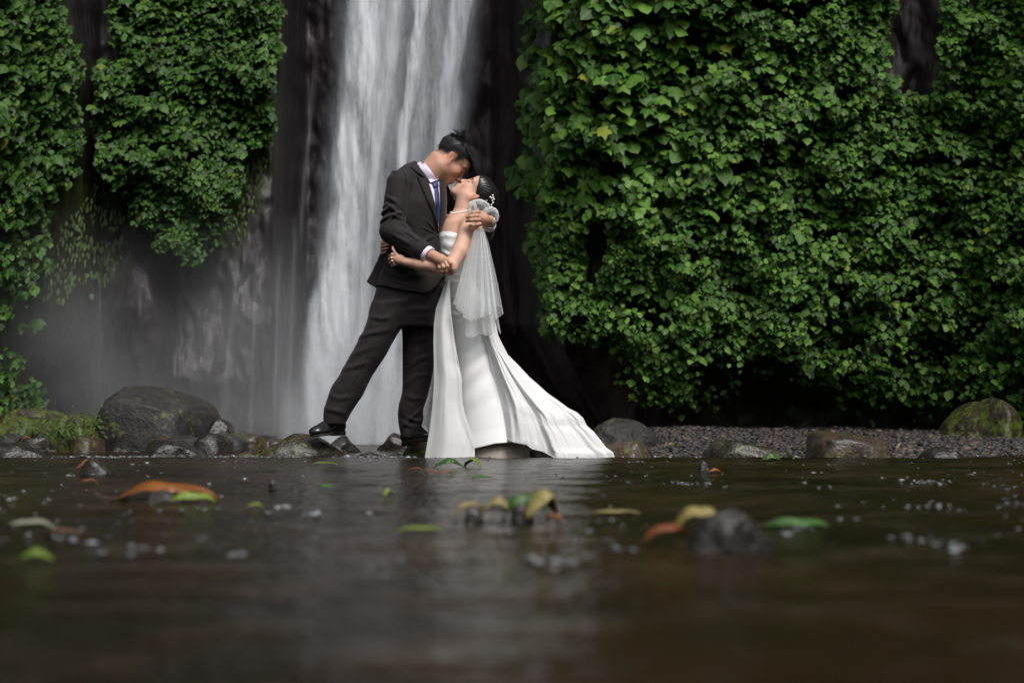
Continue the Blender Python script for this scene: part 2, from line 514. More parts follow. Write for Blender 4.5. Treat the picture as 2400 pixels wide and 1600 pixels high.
IVY_FAR_RIGHT = [(2200, -1600), (3400, -1600), (3400, 1000), (2400, 1000), (2360, 960), (2260, 930), (2240, 860), (2270, 770), (2250, 640), (2200, 520), (2200, 400), (2185, 300), (2190, 200), (2205, 100), (2215, 0)]
GAP_RIGHT = [(1375, 505), (1420, 500), (1425, 580), (1400, 665), (1372, 650), (1365, 570)]

def rock_depth(px, py):
    """How far behind the camera's plane the cliff face stands."""
    px = np.asarray(px, float); py = np.asarray(py, float)
    sh = np.where((px > 1150), np.clip(py - 760, 0, 300) * 0.55, 0)
    q = np.where(px > 1150, np.maximum(px - sh * np.clip((1900 - px) / 300, 0, 1), 1150), px)
    D = np.interp(q, [-1500, -800, 0, 175, 235, 640, 720, 1150, 1215, 1290, 1500, 2050, 2150, 2260, 2400, 3100, 3800],
                     [8.5, 10.0, 13.0, 14.3, 14.9, 15.4, 17.0, 17.3, 16.4, 14.3, 13.7, 13.1, 13.15, 12.9, 12.4, 10.5, 8.5])
    x = (px - 1200) / FPX * D; z = CAM_H + (1000 - py) / FPX * D
    n = fbm(x * 0.55, D * 0.1, z * 0.28, 3) * 0.30 + fbm(x * 2.3 + 9, z * 0.8, D * 0.0, 4) * 0.12
    n = n + 0.05 * fbm(x * 7, z * 3.0, 5.0 + D * 0, 3)
    # buttresses beside the fall and the stepped block at left
    D = D + n
    D = D - 0.55 * np.exp(-((px - 330) / 75.0) ** 2) * np.clip((py - 560) / 160, 0, 1) * (px < 402)
    D = D - 0.30 * np.clip((py - 690) / 200, 0, 1) * np.exp(-((px - 470) / 120.0) ** 2)
    # the right wall is undercut near the ground
    D = D + 0.35 * np.clip((py - 830) / 120, 0, 1) * np.clip((px - 1500) / 150, 0, 1) * np.clip((2300 - px) / 100, 0, 1)
    return D

def ivy_bulge(px, py):
    return 0.26 * np.clip(0.5 + 0.55 * fbm(px / 85.0, py / 62.0, 2.0 + 0 * px, 3), 0, 1.3) + 0.05

def build_cliff():
    pxs = np.concatenate([np.arange(-1500, -60, 45), np.arange(-60, 2460, 6.5), np.arange(2460, 3801, 45)])
    pys = np.concatenate([np.arange(-3400, -60, 70), np.arange(-60, 1078, 6.5)])
    PX, PY = np.meshgrid(pxs, pys)
    D = rock_depth(PX, PY)
    V = np.stack([(PX - 1200) / FPX * D, D, CAM_H + (1000 - PY) / FPX * D], -1).reshape(-1, 3)
    ny, nx = PX.shape
    i, j = np.meshgrid(np.arange(ny - 1), np.arange(nx - 1), indexing='ij')
    a = (i * nx + j).ravel()
    F = np.stack([a, a + nx, a + nx + 1, a + 1], 1)
    moss = np.zeros(PX.shape)
    def reg(poly, soft, amt):
        nonlocal moss
        sdv = poly_sd(PX, PY, poly); moss = np.maximum(moss, amt * np.clip(0.5 - sdv / soft, 0, 1))
    reg([(190, 400), (330, 440), (330, 560), (260, 660), (180, 720), (100, 760), (90, 500)], 60, 0.9)
    reg([(560, 340), (660, 200), (650, 380), (600, 520), (540, 620), (520, 560)], 30, 0.8)
    reg([(1480, 800), (2350, 800), (2420, 1000), (1650, 1005), (1500, 900)], 80, 0.75)
    for pl in (IVY_LEFT, IVY_MID, IVY_RIGHT, IVY_FAR_RIGHT): reg(pl, 40, 0.7)
    m1 = moss.copy(); moss = np.zeros(PX.shape)  # second mask: reddish rock, its colour lightened where little light reaches
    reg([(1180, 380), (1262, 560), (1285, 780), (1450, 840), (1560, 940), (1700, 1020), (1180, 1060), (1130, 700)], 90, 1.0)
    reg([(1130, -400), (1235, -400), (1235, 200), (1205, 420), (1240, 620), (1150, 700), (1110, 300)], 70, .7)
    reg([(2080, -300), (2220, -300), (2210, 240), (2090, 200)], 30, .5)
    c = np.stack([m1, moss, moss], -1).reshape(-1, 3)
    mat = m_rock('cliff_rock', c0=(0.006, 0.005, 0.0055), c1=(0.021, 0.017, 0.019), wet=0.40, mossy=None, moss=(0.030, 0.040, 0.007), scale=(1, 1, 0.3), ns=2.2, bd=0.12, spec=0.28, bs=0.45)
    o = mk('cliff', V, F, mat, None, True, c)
    o['kind'] = 'structure'
    return o
build_cliff()

# ---- leaves
LT_V = [(0, 0.38)] + [(0, 0.06)] + [(.12, -.05), (.36, -.02), (.62, .22), (.42, .36), (.46, .64), (.20, .74), (0, 1.05)] + [(-x, y) for x, y in [(.20, .74), (.46, .64), (.42, .36), (.62, .22), (.36, -.02), (.12, -.05)]]
def leaf_template(kind):
    if kind == 0: pts = LT_V
    elif kind == 1:
        pts = [(0, .45), (0, 0)] + [(.22, .06), (.40, .28), (.42, .52), (.30, .78), (.12, .95), (0, 1.08)] + [(-x, y) for x, y in [(.12, .95), (.30, .78), (.42, .52), (.40, .28), (.22, .06)]]
    else:
        pts = [(0, .4), (0, .05)] + [(.2, -.02), (.48, .12), (.50, .40), (.34, .66), (.26, .80), (0, 1.0)] + [(-x, y) for x, y in [(.26, .80), (.34, .66), (.50, .40), (.48, .12), (.2, -.02)]]
    p = np.array(pts, float)
    z = -0.62 * (p[:, 0] ** 2 * 1.5 + np.maximum(p[:, 1] - 0.15, 0) ** 2 * 0.95) + 0.05 * (np.abs(p[:, 0]) > 0.3)
    V = np.column_stack([p, z]); V[0, 2] -= 0.06
    n = len(V) - 1
    F = np.array([(0, 1 + i, 1 + (i + 1) % n) for i in range(n)])
    return V, F[:, ::-1] if False else F
LEAF_T = [leaf_template(k) for k in range(3)]

def leaf_frames(n, droop=(0.30, 0.75), spread=0.34):
    """Random axes: tip downwards and outwards, upper face towards the sky and the open side (-Y)."""
    tip = np.stack([rng.normal(0, spread, n), -rng.uniform(0.45, 0.95, n), -rng.uniform(*droop, n)], 1)
    tip /= np.linalg.norm(tip, axis=1, keepdims=True)
    nr = np.stack([rng.normal(0, 0.28, n), -rng.uniform(0.35, 0.85, n), rng.uniform(0.55, 1.25, n)], 1)
    nr -= tip * (nr * tip).sum(1, keepdims=True); nr /= np.linalg.norm(nr, axis=1, keepdims=True)
    x = np.cross(tip, nr)
    return x, tip, nr

def scatter(poly, size_fn, coverage, holes=(), dens_fn=None, cavt=-0.48, edge=14, ylim=-420, xlim=(-420, 2820), maxn=12000):
    xs = [p[0] for p in poly]; ys = [p[1] for p in poly]
    x0, x1 = max(min(xs), xlim[0]), min(max(xs), xlim[1]); y0, y1 = max(min(ys), ylim), max(ys)
    smin_ = 9.0
    n = int((x1 - x0) * (y1 - y0) / (smin_ * smin_ * 0.55) * coverage)
    px, py = rng.uniform(x0, x1, n), rng.uniform(y0, y1, n)
    sz = size_fn(px, py) * rng.lognormal(0, 0.22, n)
    keep = rng.random(n) < (smin_ / sz) ** 2
    px, py, sz = px[keep], py[keep], sz[keep]
    s = poly_sd(px, py, poly) + edge * vnoise(px / 22, py / 22, 4.0 + 0 * px)
    k = s < 0
    for h in holes: k &= poly_sd(px, py, h) + 8 * vnoise(px / 20, py / 20, 8.0 + 0 * px) > 0
    if dens_fn is not None: k &= rng.random(len(px)) < dens_fn(px, py)
    # cavities between the clumps stay bare
    cav = fbm(px / 60.0, py / 42.0, 6.0 + 0 * px, 2)
    k &= (cav > cavt) | (rng.random(len(px)) < 0.16)
    return px[k], py[k], sz[k]

def build_climber(name, label, parts, mat, group, base_px, droop=(0.25, 0.7), nparts=300):
    root = thing(name, label, 'climbing plant', group)
    allp = [np.concatenate(c) for c in zip(*parts)]
    px, py, sz, kd = allp
    n = len(px)
    D = rock_depth(px, py) - 0.06 - ivy_bulge(px, py) - rng.uniform(0, 0.34, n)
    pos = np.stack([(px - 1200) / FPX * D, D, CAM_H + (1000 - py) / FPX * D], 1)
    size = sz / FPX * D
    X, T, N = leaf_frames(n, droop)
    inframe = (px > 0) & (px < 2400) & (py > 0)
    order = np.argsort(-(sz * inframe))
    big, rest = order[:nparts], order[nparts:]
    base = Vector(at(base_px[0], base_px[1], float(rock_depth(base_px[0], base_px[1])) - 0.3))
    root.location = base
    inv = Matrix.Translation(-base)
    tm = {}
    for kk in range(3):
        V, F = LEAF_T[kk]
        me = bpy.data.meshes.new('leaf'); me.from_pydata([tuple(v) for v in V], [], [tuple(map(int, f)) for f in F])
        u = me.uv_layers.new(name='UVMap')
        for li, lp in enumerate(me.loops): u.data[li].uv = (V[lp.vertex_index][0], V[lp.vertex_index][1])
        for p in me.polygons: p.use_smooth = True
        me.materials.append(mat); tm[kk] = me
    for i in big:
        o = bpy.data.objects.new('leaf', tm[int(kd[i])]); COL.objects.link(o)
        M = Matrix(((X[i, 0] * size[i], T[i, 0] * size[i], N[i, 0] * size[i], pos[i, 0]),
                    (X[i, 1] * size[i], T[i, 1] * size[i], N[i, 1] * size[i], pos[i, 1]),
                    (X[i, 2] * size[i], T[i, 2] * size[i], N[i, 2] * size[i], pos[i, 2]), (0, 0, 0, 1)))
        o.parent = root; o.matrix_parent_inverse = inv; o.matrix_basis = M
    Vs, Fs, Us, off = [], [], [], 0
    for kk in range(3):
        ii = rest[kd[rest] == kk]
        if len(ii) == 0: continue
        V, F = LEAF_T[kk]
        W = (pos[ii, None, :] + size[ii, None, None] * (V[None, :, 0:1] * X[ii, None, :] + V[None, :, 1:2] * T[ii, None, :] + V[None, :, 2:3] * N[ii, None, :]))
        W = W + rng.normal(0, 0.03, W.shape) * size[ii, None, None]
        m = len(V)
        Vs.append(W.reshape(-1, 3)); Us.append(np.tile(V[:, :2], (len(ii), 1)))
        Fs.append((F[None] + (off + np.arange(len(ii)) * m)[:, None, None]).reshape(-1, 3)); off += len(ii) * m
    if Vs:
        o = mk('foliage', np.concatenate(Vs), np.concatenate(Fs), mat, root, True, None, np.concatenate(Us), kind='stuff')
        o.matrix_parent_inverse = inv
    # woody runners on the rock behind the leaves, and a few leaf stalks at the rim
    for _ in range(14):
        i = rng.integers(0, n); x, y = px[i], py[i]; pts = []
        for s in range(14):
            d = float(rock_depth(x, y)) - 0.10 - 0.6 * float(ivy_bulge(np.array([x]), np.array([y]))[0])
            pts.append(at(x, y, d)); x += rng.normal(0, 6); y += rng.uniform(8, 22)
            if y > 985: break
        if len(pts) < 3: continue
        v, f = tube(pts, [0.006 - 0.0003 * q for q in range(len(pts))], 5)
        o = mk('stem', v, f, M_STEM, root); o.matrix_parent_inverse = inv
    return n

def tube(pts, rs, k=8):
    pts = np.array(pts, float); n = len(pts)
    if np.isscalar(rs): rs = [rs] * n
    V = []; up = np.array([0.3, 0.2, 0.93])
    for i in range(n):
        t = pts[min(i + 1, n - 1)] - pts[max(i - 1, 0)]; t /= np.linalg.norm(t) + 1e-9
        a = np.cross(t, up); a /= np.linalg.norm(a) + 1e-9; b = np.cross(t, a)
        for j in range(k):
            w = 2 * math.pi * j / k; V.append(pts[i] + rs[i] * (math.cos(w) * a + math.sin(w) * b))
    F = [(i * k + j, i * k + (j + 1) % k, (i + 1) * k + (j + 1) % k, (i + 1) * k + j) for i in range(n - 1) for j in range(k)]
    return np.array(V), np.array(F)

M_STEM = m_simple('vine_stem', (0.05, 0.045, 0.02), 0.7)
ML_A = m_leaf('leaf_bright', (0.013, 0.046, 0.003), (0.042, 0.116, 0.007), (0.112, 0.225, 0.026), 0.50)
ML_B = m_leaf('leaf_deep', (0.008, 0.030, 0.003), (0.024, 0.074, 0.006), (0.066, 0.142, 0.018), 0.50)
ML_C = m_leaf('leaf_grey', (0.034, 0.075, 0.026), (0.055, 0.105, 0.036), (0.085, 0.130, 0.036))

def kinds(n, w): return rng.choice(3, n, p=w)
def pk(s, w): return (s[0], s[1], s[2], kinds(len(s[0]), w))

def sz_left(x, y): return np.where(y < 340, 27 - np.clip(x - 60, 0, 140) * 0.10, 21) + 0 * x
def sz_mid(x, y): return np.interp(y, [0, 250, 420, 520, 620], [19, 20, 15, 12, 10]) + 0 * x
def sz_right(x, y):
    s = np.interp(x, [1200, 1550, 1750, 2000, 2400], [38, 36, 23, 18, 18])
    s = np.where(y > 400, np.interp(y, [400, 560, 800, 1000], [0, 1, 1, 1]) * (18 - s) + s, s)
    return s
def low_dens(x, y): return np.interp(y, [700, 800, 880, 940], [1, .62, .34, .2])
def sz_right2(x, y): return sz_right(x, y) * 0.62

n1 = build_climber('climbing_plant', 'broad leaved climbing plant covering the cliff along the far left edge',
    [pk(scatter(IVY_LEFT, sz_left, 2.6, cavt=-.45, dens_fn=lambda x, y: np.where(y > 690, 0.45, 1.0)), (0.35, 0.5, 0.15)), pk(scatter(IVY_LEFT, lambda x, y: sz_left(x, y) * 0.62, 1.4, dens_fn=lambda x, y: np.where(y > 690, 0.35, 1.0)), (0.5, 0.2, 0.3))],
    ML_B, 'climbing plants on the gorge wall', (20, 960))
n2 = build_climber('climbing_plant', 'hanging mat of small leaved climber ending in a rounded tip left of the waterfall',
    [pk(scatter(IVY_MID, sz_mid, 3.6, cavt=-.6), (0.6, 0.1, 0.3)), pk(scatter(IVY_MID, lambda x, y: sz_mid(x, y) * 0.7, 2.4, cavt=-.6), (0.4, 0.1, 0.5))],
    ML_B, 'climbing plants on the gorge wall', (440, 600))
n3 = build_climber('climbing_plant', 'large lobed climber filling the cliff from the waterfall to the bare rock streak',
    [pk(scatter(IVY_RIGHT, sz_right, 3.0, [GAP_RIGHT], low_dens), (0.4, 0.15, 0.45)), pk(scatter(IVY_RIGHT, sz_right2, 1.7, [GAP_RIGHT], low_dens), (0.35, 0.2, 0.45)),
     pk(scatter(IVY_RIGHT_LOW, lambda x, y: 15 + 0 * x, 0.42), (0.5, 0.1, 0.4))],
    ML_A, 'climbing plants on the gorge wall', (1700, 985))
n4 = build_climber('climbing_plant', 'dense leafy climber on the cliff between the bare rock streak and the right edge',
    [pk(scatter(IVY_FAR_RIGHT, lambda x, y: 18 + 0 * x, 2.8, dens_fn=low_dens), (0.75, 0.05, 0.2)), pk(scatter(IVY_FAR_RIGHT, lambda x, y: 13 + 0 * x, 1.5, dens_fn=low_dens), (0.6, 0.1, 0.3))],
    ML_A, 'climbing plants on the gorge wall', (2390, 990))
print('leaves', n1, n2, n3, n4, time.time() - T0)

# hanging moss strands on the wet rock at left
def build_moss():
    V, F, off = [], [], 0
    poly = [(195, 420), (320, 450), (300, 560), (250, 640), (170, 720), (100, 720), (130, 560), (180, 470)]
    a = scatter(poly, lambda x, y: 9 + 0 * x, 0.5, edge=20)
    b = scatter([(560, 340), (640, 300), (630, 380), (590, 500), (555, 600), (530, 620), (545, 500)], lambda x, y: 8 + 0 * x, 0.5, edge=10)
    for (px, py, sz) in (a, b):
        n = len(px); D = rock_depth(px, py) - rng.uniform(0.02, 0.10, n)
        pos = np.stack([(px - 1200) / FPX * D, D, CAM_H + (1000 - py) / FPX * D], 1); s = sz / FPX * D
        X, T, N = leaf_frames(n, (0.9, 1.6), 0.2)
        T2, F2 = LEAF_T[1]
        W = pos[:, None, :] + s[:, None, None] * (T2[None, :, 0:1] * X[:, None] * 0.7 + T2[None, :, 1:2] * T[:, None] * 1.5 + T2[None, :, 2:3] * N[:, None])
        V.append(W.reshape(-1, 3)); F.append((F2[None] + (off + np.arange(n) * len(T2))[:, None, None]).reshape(-1, 3)); off += n * len(T2)
    o = mk('hanging_moss', np.concatenate(V), np.concatenate(F), m_leaf('moss_leaf', (0.03, 0.04, 0.006), (0.045, 0.065, 0.008), (0.06, 0.08, 0.01), 0.6), None, True, kind='stuff')
    tag(o, 'yellow green moss hanging down the wet rock between the two left climbers', 'moss')
build_moss()

# ------------------------------------------------------------------ waterfall
def m_water(name, dens, fine, col=(0.80, 0.83, 0.87), stretch=0.10):
    t = NT(name)
    u = t.n('ShaderNodeUVMap'); sp = t.n('ShaderNodeSeparateXYZ'); t.l(u.outputs[0], sp.inputs[0])
    mp = t.n('ShaderNodeMapping'); mp.inputs['Scale'].default_value = (1, stretch, 1); t.l(u.outputs[0], mp.inputs['Vector'])
    n1 = t.noise(mp.outputs[0], 3.2, 3, 0.5)
    mp2 = t.n('ShaderNodeMapping'); mp2.inputs['Scale'].default_value = (1, stretch * 2.6, 1); t.l(u.outputs[0], mp2.inputs['Vector'])
    n2 = t.noise(mp2.outputs[0], 16, 5, 0.65)
    a = t.n('ShaderNodeVertexColor', layer_name='tint'); s2 = t.n('ShaderNodeSeparateColor'); t.l(a.outputs[0], s2.inputs[0])
    h = t.math('ADD', t.math('MULTIPLY', n1, 1.0 - fine), t.math('MULTIPLY', n2, fine))
    f = t.ramp(h, [(0.34, (0.0,)), (0.66, (1,))])
    al = t.math('MULTIPLY', s2.outputs[0], t.math('ADD', t.math('MULTIPLY', f, 0.75), 0.36))
    al = t.math('MINIMUM', t.math('MULTIPLY', al, dens), 1.0)
    d = t.bsdf(t.mix(n2, tuple(x * 0.8 for x in col), tuple(min(1, x * 1.15) for x in col)), 0.7, 0.2, t.bump(h, 0.5, 0.10))
    tr = t.n('ShaderNodeBsdfTranslucent'); tr.inputs['Color'].default_value = (*col, 1)
    mx = t.n('ShaderNodeMixShader'); mx.inputs[0].default_value = 0.3
    t.l(d.outputs[0], mx.inputs[1]); t.l(tr.outputs[0], mx.inputs[2])
    tp = t.n('ShaderNodeBsdfTransparent'); m2 = t.n('ShaderNodeMixShader')
    t.l(al, m2.inputs[0]); t.l(tp.outputs[0], m2.inputs[1]); t.l(mx.outputs[0], m2.inputs[2])
    return t.done(m2)

def stream(rows, Y, mat, soft, root, wob=0.04, seed=0.0, name='stream'):
    """A sheet of falling water between rows of (py, left px, right px)."""
    rows = sorted(rows); ys = np.array([r[0] for r in rows], float)
    # every stream goes on above the picture
    top = -700
    L = lambda y: np.interp(y, ys, [r[1] for r in rows]) + np.where(y < ys[0], (y - ys[0]) * -0.03, 0)
    R = lambda y: np.interp(y, ys, [r[2] for r in rows]) + np.where(y < ys[0], (y - ys[0]) * -0.05, 0)
    Yv = np.concatenate([np.arange(top if ys[0] <= 0 else ys[0], ys[-1], 9.0), [ys[-1]]]); nu = 42
    U = np.linspace(0, 1, nu)
    YY, UU = np.meshgrid(Yv, U, indexing='ij')
    PXm = L(YY) + (R(YY) - L(YY)) * UU + 6 * vnoise(UU * 3 + seed, YY / 60.0, seed + 0 * YY) * (0.3 + 0.7 * (np.abs(UU - 0.5) > 0.3))
    zz = (1000 - YY) / 100.0
    Dm = Y + wob * fbm(PXm / 30.0, YY / 160.0, seed + 0 * YY, 3) - 0.12 * np.sin(np.pi * UU) * wob / 0.04
    V = np.stack([(PXm - 1200) / FPX * Dm, Dm, CAM_H + (1000 - YY) / FPX * Dm], -1).reshape(-1, 3)
    # soft rims and, for partial streams, soft ends
    e = np.clip(np.minimum(UU, 1 - UU) / soft, 0, 1); e = e * e * (3 - 2 * e)
    e = e * np.clip((YY - Yv[0]) / 90, 0, 1) if ys[0] > 0 else e
    if ys[-1] < 1000: e = e * np.clip((Yv[-1] - YY) / 130, 0, 1)
    c = np.repeat(e.reshape(-1, 1), 3, 1)
    uv = np.stack([(PXm - 700) / 100.0 + seed * 3, zz + seed], -1).reshape(-1, 2)
    ny = len(Yv); i, j = np.meshgrid(np.arange(ny - 1), np.arange(nu - 1), indexing='ij'); a = (i * nu + j).ravel()
    mk(name, V, np.stack([a, a + nu, a + nu + 1, a + 1], 1), mat, root, True, c, uv)

def build_fall():
    root = thing('waterfall', 'tall white waterfall dropping down the dark cliff behind the couple', 'waterfall')
    thin = m_water('water_thin', 0.42, 0.35, stretch=0.10)
    mid = m_water('water_mid', 0.68, 0.35)
    dense = m_water('water_dense', 1.4, 0.25)
    smooth = m_water('water_smooth', 0.9, 0.15, (0.66, 0.68, 0.70), 0.08)
    faint = m_water('water_faint', 0.12, 0.3, stretch=0.05)
    stream([(0, 775, 1150), (200, 765, 1128), (330, 750, 1105), (600, 722, 1050), (900, 700, 1000), (1040, 690, 990)], 16.9, thin, 0.12, root, seed=0.3)
    stream([(0, 800, 1145), (200, 780, 1118), (330, 768, 1108), (480, 752, 1092), (600, 735, 1062), (850, 712, 1010), (1040, 700, 990)], 16.6, mid, 0.18, root, seed=1.7)
    stream([(0, 805, 960), (150, 795, 940), (250, 788, 925), (370, 772, 905), (480, 765, 890), (590, 745, 875), (720, 715, 865), (1040, 700, 860)], 16.35, dense, 0.22, root, seed=3.1)
    stream([(0, 895, 955), (150, 878, 935), (300, 858, 912), (500, 845, 890), (700, 825, 880), (1040, 800, 880)], 16.15, smooth, 0.4, root, seed=4.4)
    stream([(0, 965, 1018), (100, 950, 1000), (200, 940, 985), (300, 928, 970), (400, 920, 955), (600, 900, 945), (1040, 870, 940)], 16.2, dense, 0.35, root, seed=5.9)
    stream([(0, 1045, 1128), (100, 1030, 1110), (200, 1010, 1090), (300, 1000, 1085), (460, 985, 1082), (700, 935, 1030), (1040, 905, 985)], 16.3, dense, 0.3, root, seed=7.2)
    stream([(760, 690, 985), (900, 690, 990), (1042, 684, 995)], 15.9, mid, 0.16, root, seed=8.8)
    stream([(880, 600, 1000), (1042, 560, 1010)], 15.6, m_water('water_foot', 0.75, 0.2, (0.76, 0.78, 0.8)), 0.5, root, seed=9.8)
    # thin trickles beside the main fall
    for (x0, x1, w, y0, y1, s) in ((735, 700, 26, 130, 620, .1), (655, 640, 18, 560, 1030, .6), (600, 585, 22, 620, 1035, .9), (560, 520, 30, 560, 1000, 1.3), (690, 672, 26, 500, 1035, 2.7)):
        d = float(rock_depth((x0 + x1) / 2, (y0 + y1) / 2)) - 0.35
        stream([(y0, x0 - w / 2, x0 + w / 2), ((y0 + y1) / 2, (x0 + x1) / 2 - w / 2, (x0 + x1) / 2 + w / 2), (y1, x1 - w / 2, x1 + w / 2)], d, faint, 0.45, root, seed=s, name='trickle')
build_fall()

# ------------------------------------------------------------------ mist drifting from the foot of the fall
def build_mist():
    lo = at(40, 1045, 15.0); x0, x1 = -6.0, -0.5; y0, y1 = 11.9, 16.0; z0, z1 = 0.0, 2.3
    V = [(x, y, z) for x in (x0, x1) for y in (y0, y1) for z in (z0, z1)]
    F = [(0, 1, 3, 2), (4, 6, 7, 5), (0, 4, 5, 1), (2, 3, 7, 6), (0, 2, 6, 4), (1, 5, 7, 3)]
    t = NT('mist_air')
    tc = t.n('ShaderNodeTexCoord'); sp = t.n('ShaderNodeSeparateXYZ'); t.l(tc.outputs['Object'], sp.inputs[0])
    n = t.noise(tc.outputs['Object'], 0.75, 3, 0.5)
    def win(s, a, b, c, d):
        m1 = t.n('ShaderNodeMapRange', interpolation_type='SMOOTHSTEP'); m2 = t.n('ShaderNodeMapRange', interpolation_type='SMOOTHSTEP')
        t.l(s, m1.inputs[0]); t.l(s, m2.inputs[0])
        m1.inputs[1].default_value = a; m1.inputs[2].default_value = b
        m2.inputs[1].default_value = c; m2.inputs[2].default_value = d; m2.inputs[3].default_value = 1; m2.inputs[4].default_value = 0
        return t.math('MULTIPLY', m1.outputs[0], m2.outputs[0])
    w = t.math('MULTIPLY', win(sp.outputs[0], x0, x0 + 2.2, x1 - 1.2, x1), win(sp.outputs[2], z0 - 0.2, z0 + 0.25, 0.3, z1))
    w = t.math('MULTIPLY', w, win(sp.outputs[1], y0, y0 + 1.0, y1 - 0.6, y1))
    dn = t.math('MULTIPLY', w, t.ramp(n, [(0.36, (0.15,)), (0.68, (1,))]))
    pv = t.n('ShaderNodeVolumePrincipled'); pv.inputs['Color'].default_value = (0.9, 0.92, 0.95, 1)
    t.l(t.math('MULTIPLY', dn, 0.23), pv.inputs['Density'])
    t.l(pv.outputs[0], t.out.inputs['Volume'])
    o = mk('mist', V, F, t.m, None, False, kind='stuff')
    tag(o, 'pale spray mist drifting over the wet rock left of the waterfall', 'mist')
build_mist()

# ------------------------------------------------------------------ stream and ground
LIP = 7.38
def water_z(x, y):
    lip = -0.045 * np.clip((y - LIP) / 0.22, 0, 1) ** 2 * (3 - 2 * np.clip((y - LIP) / 0.22, 0, 1))
    r = 0.0034 * fbm(x * 5, y * 8, 1.0 + 0 * x, 3) + 0.0035 * fbm(x * 1.1, y * 1.3, 2.0 + 0 * x, 2)
    rif = np.exp(-((y - LIP - 0.5) / 0.5) ** 2)
    r = r * (1 + 2.0 * rif) + 0.004 * rif * fbm(x * 16, y * 16, 3.0 + 0 * x, 2)
    lipw = 0.0022 * fbm(x * 9, y * 0 + 4, y * 0 + 1, 3) * np.exp(-((y - LIP) / 0.15) ** 2)
    return lip + r + lipw

def build_water():
    Yv = np.concatenate([np.linspace(-40, -1, 14), np.linspace(-0.8, 0.5, 12), np.geomspace(0.55, 7.0, 190), np.linspace(7.02, 8.6, 120), np.geomspace(8.65, 19, 90)])
    sv = np.concatenate([np.linspace(-3, -0.62, 24), np.linspace(-0.6, 0.6, 420), np.linspace(0.62, 3, 24)])
    YY, SS = np.meshgrid(Yv, sv, indexing='ij')
    XX = SS * (0.35 + np.abs(YY))
    Z = water_z(XX, YY)
    ny, nx = YY.shape; i, j = np.meshgrid(np.arange(ny - 1), np.arange(nx - 1), indexing='ij'); a = (i * nx + j).ravel()
    t = NT('stream_water'); v = t.coord((1, 1, 1)); n4 = t.noise(v, 90, 2)
    n1 = t.noise(v, 0.9, 3); n2 = t.noise(v, 7, 4); n3 = t.noise(v, 34, 3)
    c = t.mix(t.ramp(n1, [(0.35, (0,)), (0.65, (1,))]), (0.0030, 0.0020, 0.0010), (0.022, 0.0125, 0.0058))
    c = t.mix(t.ramp(n2, [(0.5, (0,)), (0.7, (0.8,))]), c, (0.034, 0.024, 0.017))
    nb = t.bump(n2, 0.55, 0.04, t.bump(n3, 0.9, 0.016, t.bump(n4, .3, .003)))
    p = t.bsdf(c, 0.18, 0.10, nb); p.inputs['IOR'].default_value = 1.33
    o = mk('water', np.stack([XX, YY, Z], -1).reshape(-1, 3), np.stack([a, a + 1, a + nx + 1, a + nx], 1), t.done(p))
    o['kind'] = 'structure'
build_water()

def ground_z(x, y):
    """Stream bed, the gravel beach at right and the stony bank at left."""
    px = 1200 + x / np.maximum(y, 0.5) * FPX
    edge = 8.25 + np.clip((2050 - px) / 600, 0, 1) * 1.3
    beach = -0.065 + np.clip((y - edge) / (13.2 - edge), 0, 1) * 0.205
    beach = np.where(px > 1440, beach, -0.3 + 0 * beach)
    b = np.clip((px - 1440) / 70, 0, 1) * (y > edge - 0.3)
    z = -0.28 * (1 - b) + beach * b
    lb = np.clip((660 - px) / 120, 0, 1) * np.clip((y - 10.6) / 1.0, 0, 1)
    z = z * (1 - lb) + lb * (0.0 + 0.05 * np.clip((y - 11) / 2, 0, 1))
    return z + 0.012 * fbm(x * 2, y * 2, 5.0 + 0 * x, 3) * (np.abs(z) < 0.2)

def build_ground():
    Yv = np.concatenate([np.linspace(-200, -5, 12), np.linspace(-4, 7.5, 24), np.linspace(7.7, 14.5, 110), np.linspace(15, 30, 12), np.linspace(40, 220, 8)])
    sv = np.concatenate([np.linspace(-6, -0.7, 12), np.linspace(-0.65, 0.65, 260), np.linspace(0.7, 6, 12)])
    YY, SS = np.meshgrid(Yv, sv, indexing='ij'); XX = SS * (1.0 + np.abs(YY))
    ny, nx = YY.shape; i, j = np.meshgrid(np.arange(ny - 1), np.arange(nx - 1), indexing='ij'); a = (i * nx + j).ravel()
    o = mk('ground', np.stack([XX, YY, ground_z(XX, YY)], -1).reshape(-1, 3), np.stack([a, a + 1, a + nx + 1, a + nx], 1),
           m_rock('stream_bed', (0.010, 0.009, 0.008), (0.040, 0.030, 0.025), 0.5, scale=(1, 1, 1), ns=14, bd=0.02))
    o['kind'] = 'structure'
build_ground()

def ico(sub=1):
    import bmesh
    bm = bmesh.new(); bmesh.ops.create_icosphere(bm, subdivisions=sub, radius=1.0)
    V = np.array([v.co[:] for v in bm.verts]); F = np.array([[v.index for v in f.verts] for f in bm.faces]); bm.free()
    return V, F
ICO1, ICO2 = ico(1), ico(2)

